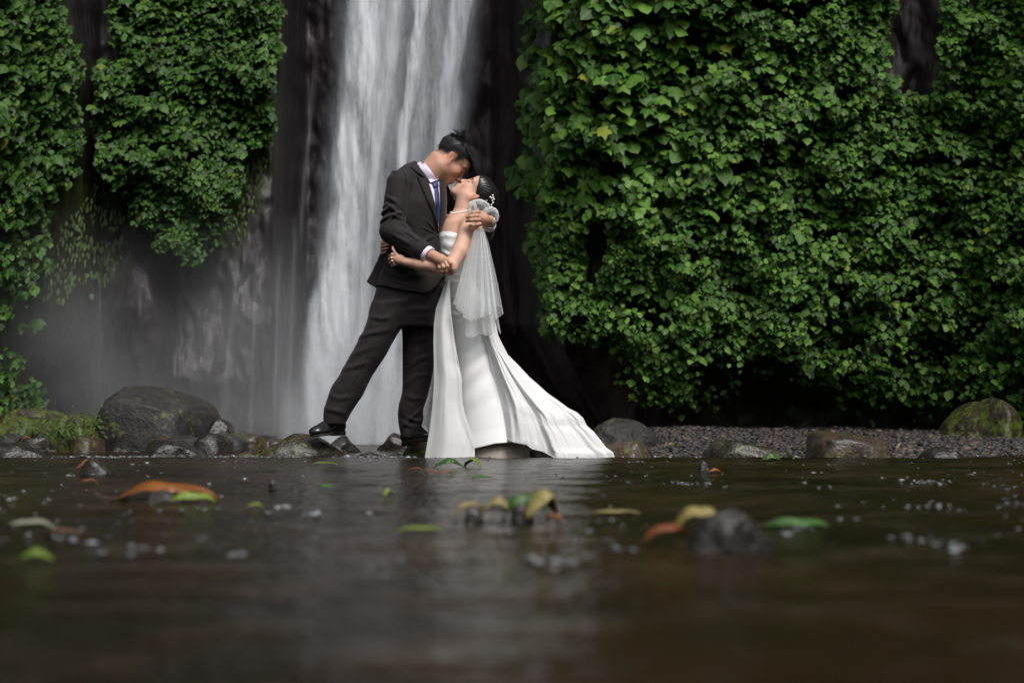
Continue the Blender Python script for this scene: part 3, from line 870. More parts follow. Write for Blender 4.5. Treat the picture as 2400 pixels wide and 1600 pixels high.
def build_gravel():
    mat_t = NT('gravel_stone'); g = mat_t.n('ShaderNodeNewGeometry'); v = mat_t.coord((1, 1, 1))
    c = mat_t.ramp(g.outputs['Random Per Island'], [(0.0, (0.012, 0.011, 0.012)), (0.45, (0.030, 0.027, 0.028)), (0.7, (0.038, 0.031, 0.028)), (0.90, (0.060, 0.040, 0.030)), (0.98, (0.095, 0.062, 0.045)), (1.0, (0.11, 0.10, 0.09))])
    mat = mat_t.done(mat_t.bsdf(c, 0.58, 0.4, mat_t.bump(mat_t.noise(v, 60, 3), 0.3, 0.004)))
    def pebbles(px, Y, r):
        n = len(px); x = (px - 1200) / FPX * Y; z = ground_z(x, Y)
        k = (z > -0.12); x, Y, z, r, n = x[k], Y[k], z[k], r[k], int(k.sum())
        V0, F0 = ICO1; m = len(V0)
        sc = np.stack([r * rng.uniform(0.8, 1.5, n), r * rng.uniform(0.8, 1.4, n), r * rng.uniform(0.45, 0.8, n)], 1)
        W = V0[None] * sc[:, None, :] * (1 + rng.normal(0, 0.13, (n, m, 1)))
        w = rng.uniform(0, 6.28, n); cs, sn = np.cos(w)[:, None], np.sin(w)[:, None]
        X = W[..., 0] * cs - W[..., 1] * sn + x[:, None]; Yy = W[..., 0] * sn + W[..., 1] * cs + Y[:, None]
        Zz = W[..., 2] + (z + r * rng.uniform(-0.1, 0.5, n))[:, None]
        return np.stack([X, Yy, Zz], -1).reshape(-1, 3), (F0[None] + (np.arange(n) * m)[:, None, None]).reshape(-1, 3)
    n = 21000
    Y = 8.1 + 5.6 * rng.random(n) ** 0.9; px = rng.uniform(1430, 2700, n)
    V, F = pebbles(px, Y, rng.lognormal(math.log(0.0130), 0.38, n))
    o = mk('gravel', V, F, mat, None, True, kind='stuff'); tag(o, 'dark grey and rusty gravel beach at the foot of the right cliff', 'gravel')
    n = 1500
    Y = rng.uniform(10.8, 14, n); px = rng.uniform(-300, 640, n)
    V, F = pebbles(px, Y, rng.lognormal(math.log(0.03), 0.5, n))
    o = mk('gravel', V, F, mat, None, True, kind='stuff'); tag(o, 'small dark stones on the bank below the left cliff', 'gravel')
build_gravel()

# ------------------------------------------------------------------ rocks
def rock(prof, base_py, Y, depth, mat, label, seed, name='river_rock', category='rock', group=None, ang=0.75, sub=36, rough=0.05, cuts=16):
    """A boulder whose skyline is the pixel profile prof, standing at distance Y."""
    p = np.array(prof, float)
    x0, x1 = p[0, 0], p[-1, 0]; cx = (x0 + x1) / 2; a = (x1 - x0) / 2 / FPX * Y
    c = at(cx, base_py, Y)
    zt = lambda x: np.interp(1200 + x / Y * FPX, p[:, 0], CAM_H + (1000 - p[:, 1]) / FPX * Y) - c[2]
    nth, nph = sub * 2, sub
    th, ph = np.meshgrid(np.linspace(0, 2 * np.pi, nth, endpoint=False), np.linspace(0, np.pi / 2, nph), indexing='ij')
    # ph 0 is the top; a super-ellipse plan keeps the shoulders square
    e = ang
    cs = lambda v: np.sign(v) * np.abs(v) ** e
    rr = np.sin(ph) ** (e * 0.8 + 0.2)
    X = a * cs(np.cos(th)) * rr; Yd = depth * cs(np.sin(th)) * rr
    sc = 1.0 / max(a, 0.05)
    h = zt(c[0] + X * 0.995)
    Z = h * np.cos(ph) ** (e * 0.75)
    # broken faces: planes cut off the rounded form
    rr_ = np.random.default_rng(int(seed * 10) + 3); hm = max(float(h.max()), 0.03)
    Q = np.stack([X / a, Yd / depth, Z / hm], -1)
    for _ in range(cuts):
        nrm = rr_.normal(0, 1, 3); nrm[2] = abs(nrm[2]) * .7; nrm /= np.linalg.norm(nrm)
        sup = float((Q @ nrm).max()); cutd = sup * rr_.uniform(.80, .95)
        Q = Q - np.maximum(0, Q @ nrm - cutd)[..., None] * nrm * .85
    X, Yd, Z = Q[..., 0] * a, Q[..., 1] * depth, np.maximum(Q[..., 2], 0) * hm / max(float(Q[..., 2].max()), .3)
    nz = fbm(X * sc * 1.3 + seed, Yd * sc * 1.3, Z * sc * 1.3 + seed, 4)
    rg = np.abs(fbm(X * sc * 2.2 + seed * 2, Yd * sc * 2.2, Z * sc * 3.0, 3))
    k = rough * a * 2.0
    X = X + k * nz * np.cos(th); Yd = Yd + k * nz * np.sin(th); Z = Z - k * 0.5 * rg * (np.cos(ph) > 0.05)
    V = np.stack([X + c[0], Yd + Y, Z + c[2]], -1).reshape(-1, 3)
    F = []
    i, j = np.meshgrid(np.arange(nth), np.arange(nph - 1), indexing='ij')
    a0 = i * nph + j; b0 = ((i + 1) % nth) * nph + j
    F = np.stack([a0, a0 + 1, b0 + 1, b0], -1).reshape(-1, 4)
    # skirt below the waterline
    o = mk(name, V, F, mat, None, True)
    bz = V.copy(); n = len(V)
    V2 = V.reshape(nth, nph, 3)[:, -1].copy(); V2[:, 2] = c[2] - 0.22
    ring = np.arange(nth) * nph + nph - 1
    F2 = np.stack([ring, n + np.arange(nth), n + (np.arange(nth) + 1) % nth, np.roll(ring, -1)], 1)
    bpy.data.objects.remove(o)
    o = mk(name, np.concatenate([V, V2]), np.concatenate([F, F2]), mat, None, True)
    tag(o, label, category, group)
    return o

M_WET = m_rock('wet_black_rock', (0.006, 0.005, 0.005), (0.026, 0.021, 0.018), 0.26, ns=9, bd=0.02)
M_WETM = m_rock('wet_mossy_rock', (0.010, 0.008, 0.006), (0.045, 0.035, 0.025), 0.22, moss=(0.055, 0.070, 0.008), mossy=0.30, ns=9, bd=0.02)
M_MOSSY = m_rock('mossy_rock', (0.012, 0.009, 0.007), (0.050, 0.036, 0.025), 0.4, moss=(0.045, 0.060, 0.008), mossy=0.62, ns=6, bd=0.03)
M_BOULD = m_rock('grey_boulder', (0.006, 0.0052, 0.005), (0.022, 0.019, 0.018), 0.6, moss=(0.04, 0.045, 0.01), mossy=0.32, ns=4, bd=0.04)
M_BROWN = m_rock('brown_rock', (0.014, 0.009, 0.006), (0.060, 0.040, 0.026), 0.3, moss=(0.055, 0.060, 0.008), mossy=0.36, ns=7, bd=0.02)
G = 'wet rocks along the lip of the stream'
rock([(828, 1072), (840, 1062), (868, 1058), (895, 1063), (908, 1073)], 1084, 8.0, .12, M_WET, 'flat wet stone in the riffle between the groom\'s shoes', 51, group=G)
rock([(898, 1074), (908, 1066), (930, 1061), (948, 1067), (954, 1074)], 1084, 7.9, .1, M_WET, 'small flat stone against the mossy rock under the groom', 52, group=G)
rock([(545, 1072), (556, 1063), (580, 1058), (600, 1066), (608, 1073)], 1084, 7.95, .1, M_BROWN, 'low brown stone at the left foot of the mossy rock under the shoe', 53, group=G)
rock([(-60, 1050), (-10, 1036), (30, 1040), (60, 1034), (95, 1045), (135, 1071)], 1080, 8.1, .22, M_WET, 'black wet rock at the left edge with a curled brown leaf lying on it', 1, group=G)
rock([(317, 1066), (330, 1040), (355, 1029), (395, 1032), (440, 1044), (480, 1058), (500, 1070)], 1082, 8.0, .2, M_WET, 'low wet rock sloping down to the right, left of the mossy rock under the shoe', 2, group=G)
rock([(590, 1062), (600, 1042), (655, 1034), (668, 1018), (700, 1014), (740, 1017), (775, 1019), (803, 1024), (815, 1040), (826, 1068)], 1084, 7.86, .24, M_WETM, 'wet rock with green moss specks under the groom\'s left-pointing shoe', 3, group=G, rough=0.05)
rock([(925, 1071), (938, 1050), (952, 1036), (1010, 1033), (1060, 1045), (1085, 1071)], 1085, 8.02, .2, M_MOSSY, 'small mossy rock under the groom\'s other shoe beside the dress hem', 4, group=G)
rock([(1085, 1071), (1110, 1055), (1150, 1042), (1200, 1038), (1240, 1050), (1262, 1071)], 1085, 8.15, .2, M_BROWN, 'flat brown rock in the shade under the lifted dress hem', 5, group=G)
rock([(1190, 1071), (1205, 1056), (1240, 1047), (1275, 1056), (1320, 1074)], 1085, 7.95, .16, M_WET, 'black rock showing between the dress hem and its train', 6, group=G)
rock([(1380, 1071), (1400, 1042), (1440, 1031), (1490, 1034), (1520, 1050), (1545, 1072)], 1084, 8.2, .22, M_BROWN, 'smooth brown rock at the tip of the dress train', 7, group=G)
rock([(1648, 1072), (1655, 1045), (1672, 1029), (1720, 1034), (1780, 1046), (1835, 1054), (1858, 1073)], 1085, 8.1, .22, M_WETM, 'long low grey rock with moss at its waterline, left of the tall brown rock', 8, group=G, ang=0.42)
rock([(1894, 1070), (1896, 1022), (1912, 1009), (1950, 1009), (2000, 1018), (2060, 1030), (2080, 1046), (2092, 1073)], 1086, 8.0, .26, M_BROWN, 'tall angular brown rock with mossy flanks, largest of the rocks right of the couple', 9, group=G, ang=0.38)
rock([(2140, 1073), (2160, 1052), (2185, 1045), (2230, 1048), (2262, 1058), (2275, 1073)], 1086, 8.05, .18, M_WET, 'small black wet rock in front of the gravel beach near the right edge', 10, group=G)
rock([(1378, 1025), (1395, 990), (1440, 978), (1490, 985), (1525, 1005), (1540, 1030)], 1045, 11.2, .5, M_BOULD, 'rounded grey boulder beyond the dress train at the cliff foot', 11, name='boulder', category='boulder')
rock([(2212, 1003), (2240, 985), (2275, 950), (2310, 932), (2345, 945), (2375, 975), (2385, 1005)], 1012, 11.9, .6, M_MOSSY, 'peaked mossy boulder on the gravel under the right climber', 12, name='boulder', category='boulder', ang=0.75)
rock([(265, 1005), (285, 960), (300, 925), (330, 906), (380, 905), (420, 922), (480, 940), (500, 958), (498, 990), (490, 1015)], 1030, 12.2, .8, M_BOULD, 'big flat topped boulder in the mist left of the waterfall', 13, cuts=5, name='boulder', category='boulder', ang=0.40, sub=40)
rock([(480, 1010), (495, 990), (515, 980), (540, 985), (552, 1008)], 1030, 12.0, .3, M_WET, 'small dark boulder touching the right side of the big misty one', 14, name='boulder', category='boulder')
rock([(-40, 1005), (0, 975), (60, 955), (130, 958), (170, 985), (180, 1010)], 1030, 12.4, .5, M_MOSSY, 'grey green boulder under the left climber', 15, name='boulder', category='boulder')
rock([(130, 1020), (150, 985), (185, 968), (215, 978), (240, 1000), (255, 1022)], 1032, 11.6, .4, M_MOSSY, 'bright mossy boulder between the left climber and the big misty boulder', 16, name='boulder', category='boulder')
rock([(870, 1054), (903, 1034), (925, 1013), (945, 1024), (975, 1040), (990, 1054)], 1058, 12.5, .2, M_WET, 'small dark rock in the water between the groom\'s feet', 17)
rock([(755, 1058), (785, 1032), (806, 1017), (822, 1036), (850, 1058)], 1062, 11.5, .2, M_WET, 'small dark rock just behind the heel of the groom\'s left-pointing shoe', 18)
BANK_L = ['low dark stone right of the small boulder beside the big misty one', 'rounded grey stone second in the row running right from the misty boulder',
 'brown stone near the right end of the row left of the shoe rock', 'small dark stone near the right end of the left bank row', 'grey stone under the right corner of the big misty boulder',
 'brown stone under the middle of the big misty boulder', 'dark stone under the left half of the big misty boulder', 'grey stone at the left foot of the big misty boulder',
 'brown stone between the bright mossy boulder and the misty boulder', 'dark stone below the low bright green plants', 'grey stone at the far left below the climber', 'last tiny brown stone at the right end of the left bank row']
for k, (x, w, h) in enumerate(((500, 60, 18), (545, 50, 20), (590, 55, 22), (625, 45, 14), (440, 60, 16), (390, 50, 14), (330, 60, 18), (280, 50, 16), (205, 55, 16), (90, 70, 18), (30, 60, 20), (650, 40, 10))):
    t = 1030 - h + (k % 3) * 2
    w *= 1.5; rock([(x - w / 2, 1030), (x - w / 3, t + 6), (x - 3, t + 2), (x + w / 4, t + 5), (x + w / 2, 1031)], 1036, 11.2 + 0.25 * (k % 4), .2, (M_WET, M_BOULD, M_BROWN)[k % 3], BANK_L[k], 20 + k * 1.7, name='stone', category='stone', group='stones along the left bank', sub=12)

# low green plants on the left bank
def bank_plant(px, py, Y, n, size, label, mat, spread):
    root = thing('low_plant', label, 'plant', 'low plants on the left bank')
    base = Vector(at(px, py + 20, Y)); root.location = base; inv = Matrix.Translation(-base)
    V0, F0 = LEAF_T[1]; m = len(V0)
    p = at(px, py, Y)[None] + rng.normal(0, 1, (n, 3)) * np.array([spread, spread * 0.6, spread * 0.32])[None]
    X, T, N = leaf_frames(n, (-0.3, 0.6), 0.9); s = size * rng.uniform(0.6, 1.3, n)
    W = p[:, None] + s[:, None, None] * (V0[None, :, 0:1] * X[:, None] * 0.6 + V0[None, :, 1:2] * T[:, None] + V0[None, :, 2:3] * N[:, None])
    o = mk('foliage', W.reshape(-1, 3), (F0[None] + (np.arange(n) * m)[:, None, None]).reshape(-1, 3), mat, root, True, None, np.tile(V0[:, :2], (n, 1)), kind='stuff'); o.matrix_parent_inverse = inv
    v, f = tube([at(px, py + 24, Y), at(px + 3, py + 8, Y), at(px, py - 8, Y - .02)], [.008, .006, .003], 6)
    o = mk('stem', v, f, M_STEM, root); o.matrix_parent_inverse = inv
ML_Y = m_leaf('leaf_yellow_green', (0.018, 0.042, 0.004), (0.034, 0.062, 0.006), (0.060, 0.090, 0.009), 0.6)
bank_plant(75, 1004, 11.0, 130, .040, 'low bright green leafy plant at the left foot of the cliff', ML_Y, .17)
bank_plant(135, 1008, 11.0, 110, .036, 'small yellow green plant just right of the first low plant', ML_Y, .12)
bank_plant(195, 990, 11.3, 150, .032, 'mossy green plant tuft growing over the bright mossy boulder', ML_Y, .17)
print('setting', time.time() - T0)

# unseen wooded walls added beside and behind the camera to block low-angle light
def build_gorge_blocker():
    pts = [(-5.6, 7.6), (-9.5, 4), (-13, -4), (-13, -12), (-8, -18), (4, -20), (12, -15), (14, -5), (10.5, 3), (6.4, 7.6)]
    q = resample([(x, y, 0) for x, y in pts], 120); zs = np.linspace(-.4, 9, 50)
    ZZ, II = np.meshgrid(zs, np.arange(120), indexing='ij')
    X, Y = q[II, 0], q[II, 1]
    c = np.array([0, -4.0]); r = np.hypot(X - c[0], Y - c[1]); n = fbm(X * .4, Y * .4, ZZ * .4, 4) * .5 + fbm(X * 2, Y * 2, ZZ * 2, 3) * .2
    k = 1 + (n + ZZ * .10) / r; X = c[0] + (X - c[0]) * k; Y = c[1] + (Y - c[1]) * k
    i, j = np.meshgrid(np.arange(49), np.arange(119), indexing='ij'); a = (i * 120 + j).ravel()
    o = mk('gorge_light_blocker', np.stack([X, Y, ZZ], -1).reshape(-1, 3), np.stack([a, a + 1, a + 121, a + 120], 1),
           m_rock('wooded_blocker', (.012, .014, .008), (.030, .045, .016), .7, moss=(.03, .06, .012), mossy=.8, ns=1.2, bd=.2))
    o['kind'] = 'structure'
build_gorge_blocker()
# ------------------------------------------------------------------ the couple
def unit(v): v = np.array(v, float); return v / np.linalg.norm(v)

class Head:
    """Head-local frame: f forward (face), u up (crown), s towards the camera side; metres from the ear canals' midpoint."""
    def __init__(s, origin, F, side, sc=1.0):
        s.o = np.array(origin, float); s.F = unit(F)
        sd = unit(side); s.S = unit(sd - s.F * (sd @ s.F)); s.U = unit(np.cross(s.F, s.S))
        if s.U @ np.array([0, 0, 1]) < 0 : s.U = -s.U
        s.sc = sc
        s.A = np.array([s.F, s.U, s.S])
    def p(s, f, u, d=0.0): return s.o + s.sc * (f * s.F + u * s.U + d * s.S)
    def loc(s, V):
        q = (V - s.o) / s.sc
        return q @ s.F, q @ s.U, q @ s.S
    def e(s, c, r, tilt=0.0):
        A = s.A
        if tilt:
            ct, st = math.cos(tilt), math.sin(tilt)
            A = np.array([ct * s.F + st * s.U, -st * s.F + ct * s.U, s.S])
        return ell(s.p(*c), np.array(r) * s.sc, A)
    def c(s, a, b, ra, rb=None): return cap(s.p(*a), s.p(*b), ra * s.sc, (rb or ra) * s.sc)

def add_head(fd, h, male=True):
    j = 1.0 if male else 0.93
    fd.add(h.e((-.008, .048, 0), (.096, .083, .074)), .01)
    fd.add(h.e((.042, .056, 0), (.050, .050, .060)), .03)
    fd.add(h.e((.038, -.030, 0), (.052 * j, .074, .052 * j)), .03)
    for s in (-1, 1):
        fd.add(h.c((.008, -.045, .050 * s * j), (.066, -.090, .018 * s), .019 * j, .016 * j), .025)
        fd.add(h.e((.062, -.018, .040 * s), (.022, .024, .020)), .022)
        fd.add(h.c((.084, .030, .012 * s), (.072, .032, .045 * s), .011, .009), .015)
        fd.sub(h.e((.098, .010, .031 * s), (.015, .012, .016)), .016)
        fd.add(h.e((.076, .008, .030 * s), (.0135, .0125, .0155)), .006)
    fd.add(h.e((.072, -.096, 0), (.020, .018, .021)), .022)
    fd.add(h.e((.074, -.055, 0), (.024, .030, .030)), .022)
    # nose
    nl = 1.0 if male else 0.9
    fd.add(h.c((.088, .022, 0), (.107 * (0.5 + nl / 2), -.016, 0), .0075, .0095), .014)
    fd.add(h.e((.112 * (0.4 + 0.6 * nl), -.024, 0), (.0115, .0095, .010)), .008)
    for s in (-1, 1):
        fd.add(h.e((.102, -.030, .012 * s), (.0095, .0075, .0068)), .006)
        fd.sub(h.e((.108, -.038, .0065 * s), (.005, .004, .0035)), .003)
    # lips
    fd.add(h.c((.0985, -.0535, -.015), (.0985, -.0535, .015), .0058), .007)
    fd.add(h.c((.0955, -.0655, -.012), (.0955, -.0655, .012), .0068), .007)
    fd.sub(h.c((.106, -.0595, -.020), (.106, -.0595, .020), .0026), .003)
    # ears
    for s in (-1, 1):
        tl = .46 if male else .26
        k = 1.0 if male else .88
        fd.add(h.e((-.012, .000, .0765 * s), (.0165 * k, .0315 * k, .0085), tilt=tl), .003)
        fd.sub(h.e((-.0105, .004, .0865 * s), (.0100 * k, .0205 * k, .0075), tilt=tl), .0025)
        fd.add(h.e((-.014, .004, .0800 * s), (.0040, .0125, .0045), tilt=tl), .003)
        fd.add(h.c((.001, -.006, .0775 * s), (.002, .002, .0775 * s), .0045), .003)
        fd.add(h.e((.001 if male else -.004, -.027 * k, .0765 * s), (.0075, .009, .0055)), .004)

def head_tint(V, h, skin, lips, brow, male):
    f, u, s = h.loc(V)
    n = len(V); c = np.tile(np.array(skin, float), (n, 1))
    near = (np.abs(f) < .2) & (np.abs(u) < .2) & (np.abs(s) < .12)
    def put(mask, col, amt):
        m = (np.clip(mask, 0, 1) * amt * near)[:, None]
        c[:] = c * (1 - m) + np.array(col) * m
    # lips
    put(1.3 - np.sqrt(((u + .0595) / .0125) ** 2 + (s / .024) ** 2 + ((f - .102) / .020) ** 2), lips, 1.0)
    # warmer cheeks, ears and nose tip
    put(1 - np.hypot((f - .07) / .04, (u + .02) / .035), (skin[0] * 1.05, skin[1] * .82, skin[2] * .78), .55)
    put(1 - np.hypot((f + .01) / .03, u / .045) + (np.abs(s) > .068) * .4 - (np.abs(s) < .068), (skin[0] * 1.02, skin[1] * .72, skin[2] * .62), .8)
    # eyebrows and closed lashes
    for sg in (-1, 1):
        ds = s * sg
        yb = .0335 - ((ds - .030) / .03) ** 2 * .006
        put(1.5 - np.sqrt(((u - yb) / .0045) ** 2 + ((ds - .030) / .021) ** 4) - (f < .04) * 2, brow, .88)
        ye = .0035 - ((ds - .031) / .02) ** 2 * -.003
        put(1.5 - np.sqrt(((u - ye) / .0034) ** 2 + ((ds - .031) / .0175) ** 4) - (f < .04) * 2, (.012, .008, .007), .95)
    return c

def finger(fd, pts, r0, r1, k=.004):
    n = len(pts); rs = np.linspace(r0, r1, n)
    for i in range(n - 1): fd.add(cap(pts[i], pts[i + 1], rs[i] * (1.0 if i % 2 == 0 else .96), rs[i + 1]), k)
    for i in range(1, n - 1): fd.add(ell(pts[i], np.array([1, 1, 1]) * rs[i] * 1.01), .003)

SKIN_M = (0.44, 0.262, 0.182)
SKIN_W = (0.55, 0.355, 0.268)
M_SKIN = m_skin('skin')
M_SUIT = m_suit()
M_SHIRT = m_simple('pale_lilac_shirt', (0.66, 0.58, 0.70), 0.6, 0.3, 300, 0.05, 0.1, 0.0006)
M_TIE = m_simple('navy_tie', (0.016, 0.028, 0.105), 0.45, 0.4, 260, 0.25, 0.2, 0.0006)
M_SHOE = m_simple('black_leather', (0.010, 0.010, 0.011), 0.22, 0.6, 30, 0.2, 0.15, 0.003)
M_SOLE = m_simple('shoe_sole', (0.012, 0.011, 0.011), 0.5)
M_SILVER = m_simple('silver', (0.75, 0.74, 0.72), 0.2, 0.5, Metallic=1.0)
M_PEARL = m_simple('pearl_white', (0.82, 0.76, 0.70), 0.25, 0.6, 30, 0.04, 0.0, 0.0)
M_BUTTON = m_simple('dark_button', (0.010, 0.008, 0.008), 0.5, 0.25)
M_HAIR = m_hair('black_hair', (0.005, 0.004, 0.004), 0.5)
M_HAIRW = m_hair('black_hair_sleek', (0.007, 0.006, 0.006), 0.27)

# ======================= groom =======================
man = thing('person', 'man in a dark suit and navy tie leaning down to kiss the woman', 'person')
woman = thing('person', 'woman in a white strapless wedding dress and veil tilting her face up', 'person')
man.location = Vector(P(870, 1045, 0)); woman.location = Vector(P(1090, 1068, 0))
INV_M = Matrix.Translation(-man.location); INV_W = Matrix.Translation(-woman.location)

pm = math.radians(49); ym = math.radians(16)
HM = Head(P(1051, 372, 0.0) + np.array([0, .070, 0]), (math.cos(ym) * math.cos(pm), math.sin(ym) * math.cos(pm), -math.sin(pm)), (math.sin(ym) * 0.6, -1, 0.10), 1.04)
def build_man_body():
    fd = Field(P(865, 1060)[[0]].tolist() + [7.38, -0.02], [P(1185, 0)[0], 8.32, P(0, 300)[2]], 0.0034)
    add_head(fd, HM, True)
    # neck and a trunk under the clothes
    fd.add(cap(P(990, 425, .03), P(1030, 392, .02), .066, .062), .03); fd.add(cap(P(1004, 398, .03), P(1024, 372, .03), .045, .045), .03)
    fd.add(cap(P(985, 440, .03), P(960, 445, -.05), .060, .05), .03)
    fd.add(cap(P(985, 440, .03), P(1020, 450, .14), .075, .06), .03)
    fd.add(cap(P(975, 460, .03), P(965, 640, .03), .115, .11), .04)
    fd.add(cap(P(940, 660, -.03), P(908, 745, -.045), .075, .065), .03); fd.add(cap(P(908, 745, -.045), P(853, 850, -.055), .062, .050), .02); fd.add(cap(P(853, 850, -.055), P(785, 985, -.06), .05, .033), .02)
    fd.add(cap(P(985, 660, .09), P(980, 850, .10), .075, .05), .03); fd.add(cap(P(980, 850, .10), P(962, 1020, .08), .045, .035), .02)
    fd.add(cap(P(785, 985, -.06), P(768, 1008, -.10), .035, .03), .02); fd.add(cap(P(962, 1020, .08), P(975, 1030, .05), .035, .03), .02)
    # near arm: sleeve hides it down to the wrist
    fd.chain([P(935, 430, -.12), P(918, 542, -.17), P(1004, 596, -.27), P(1018, 602, -.285)], [.045, .038, .028, .029], .01, .02)
    # near hand, laid over her forearm with the fingers bent down
    fd.add(cap(P(1016, 601, -.285), P(1034, 610, -.31), .029, .031), .012)
    fd.add(ell(P(1033, 610, -.305), (.040, .022, .028), [unit((0.85, 0, -0.5)), unit((0, 1, 0)), unit((0.5, 0, 0.85))]), .012)
    finger(fd, [P(1046, 606, -.315), P(1056.5, 617, -.325), P(1060.5, 630, -.315), P(1060.5, 641, -.295)], .0105, .0075)
    finger(fd, [P(1042, 612, -.320), P(1048.5, 624, -.335), P(1046.0, 635, -.325), P(1041.5, 644, -.305)], .0108, .0078)
    finger(fd, [P(1035, 614, -.320), P(1038.5, 626, -.335), P(1036, 636, -.325), P(1031.8, 643, -.305)], .0104, .0074)
    finger(fd, [P(1028, 614, -.312), P(1029.5, 627, -.325), P(1027.5, 635, -.315), P(1025.5, 641, -.300)], .0095, .0068)
    finger(fd, [P(1030, 603, -.27), P(1046, 612, -.25), P(1056, 622, -.24)], .0115, .009)
    # far arm round her back, hand on her near shoulder
    fd.chain([P(1030, 458, .16), P(1092, 560, .26), P(1142, 536, .06), P(1148, 520, -.10)], [.045, .040, .032, .029], .012, .02)
    fd.add(cap(P(1146, 519, -.11), P(1133, 514, -.185), .029, .033), .02)
    fd.add(ell(P(1131, 515, -.185), (.030, .018, .040), [unit((-1, 0, 0.05)), (0, 1, 0), (0.05, 0, 1)]), .012)
    finger(fd, [P(1132, 502, -.170), P(1120, 497, -.205), P(1109, 499, -.214), P(1101, 502.5, -.208)], .0130, .0095)
    finger(fd, [P(1127, 506.5, -.190), P(1115, 506.5, -.222), P(1104, 508, -.224), P(1095.5, 509.5, -.208)], .0118, .0092)
    finger(fd, [P(1128, 515, -.192), P(1115, 515.5, -.226), P(1103, 516.5, -.226), P(1094.5, 517.5, -.208)], .0118, .0092)
    finger(fd, [P(1129, 524, -.190), P(1118, 526.5, -.222), P(1108, 528.5, -.222), P(1101, 530, -.208)], .0115, .0090)
    finger(fd, [P(1131, 531, -.180), P(1125, 535, -.205), P(1118, 537, -.208), P(1113, 539, -.200)], .0105, .0082)
    V, F = fd.mesh()
    col = head_tint(V, HM, SKIN_M, (.50, .20, .155), (.02, .014, .012), True)
    # close cropped hair shades the sides and the nape
    f, u, s = HM.loc(V)
    hl = np.interp(f, [-.12, -.085, -.045, -.02, 0.0, .012, .022, .045, .060, .075], [-.035, -.042, -.030, .024, .040, -.006, -.010, .036, .050, .080])
    m = np.clip((u - hl) / .032, 0, 1) ** .8 * (u > -.06) * (np.abs(f) < .13) * (u < .2)
    ear = (np.hypot((f + .010) / .022, u / .035) < 1) & (np.abs(s) > .070)
    m = m * (~ear)
    ext = vnoise(V[:, 0] * 260, V[:, 1] * 260, V[:, 2] * 260) * .12
    m = np.clip(m * .98 + ext * (m > .05) * (m < .8), 0, .985)[:, None]
    col = col * (1 - m) + np.array([.014, .011, .010]) * m
    o = mk('body', V, F, M_SKIN, man, True, col); o.matrix_parent_inverse = INV_M
    return o
MB = build_man_body()
print('man body', len(MB.data.vertices), time.time() - T0)

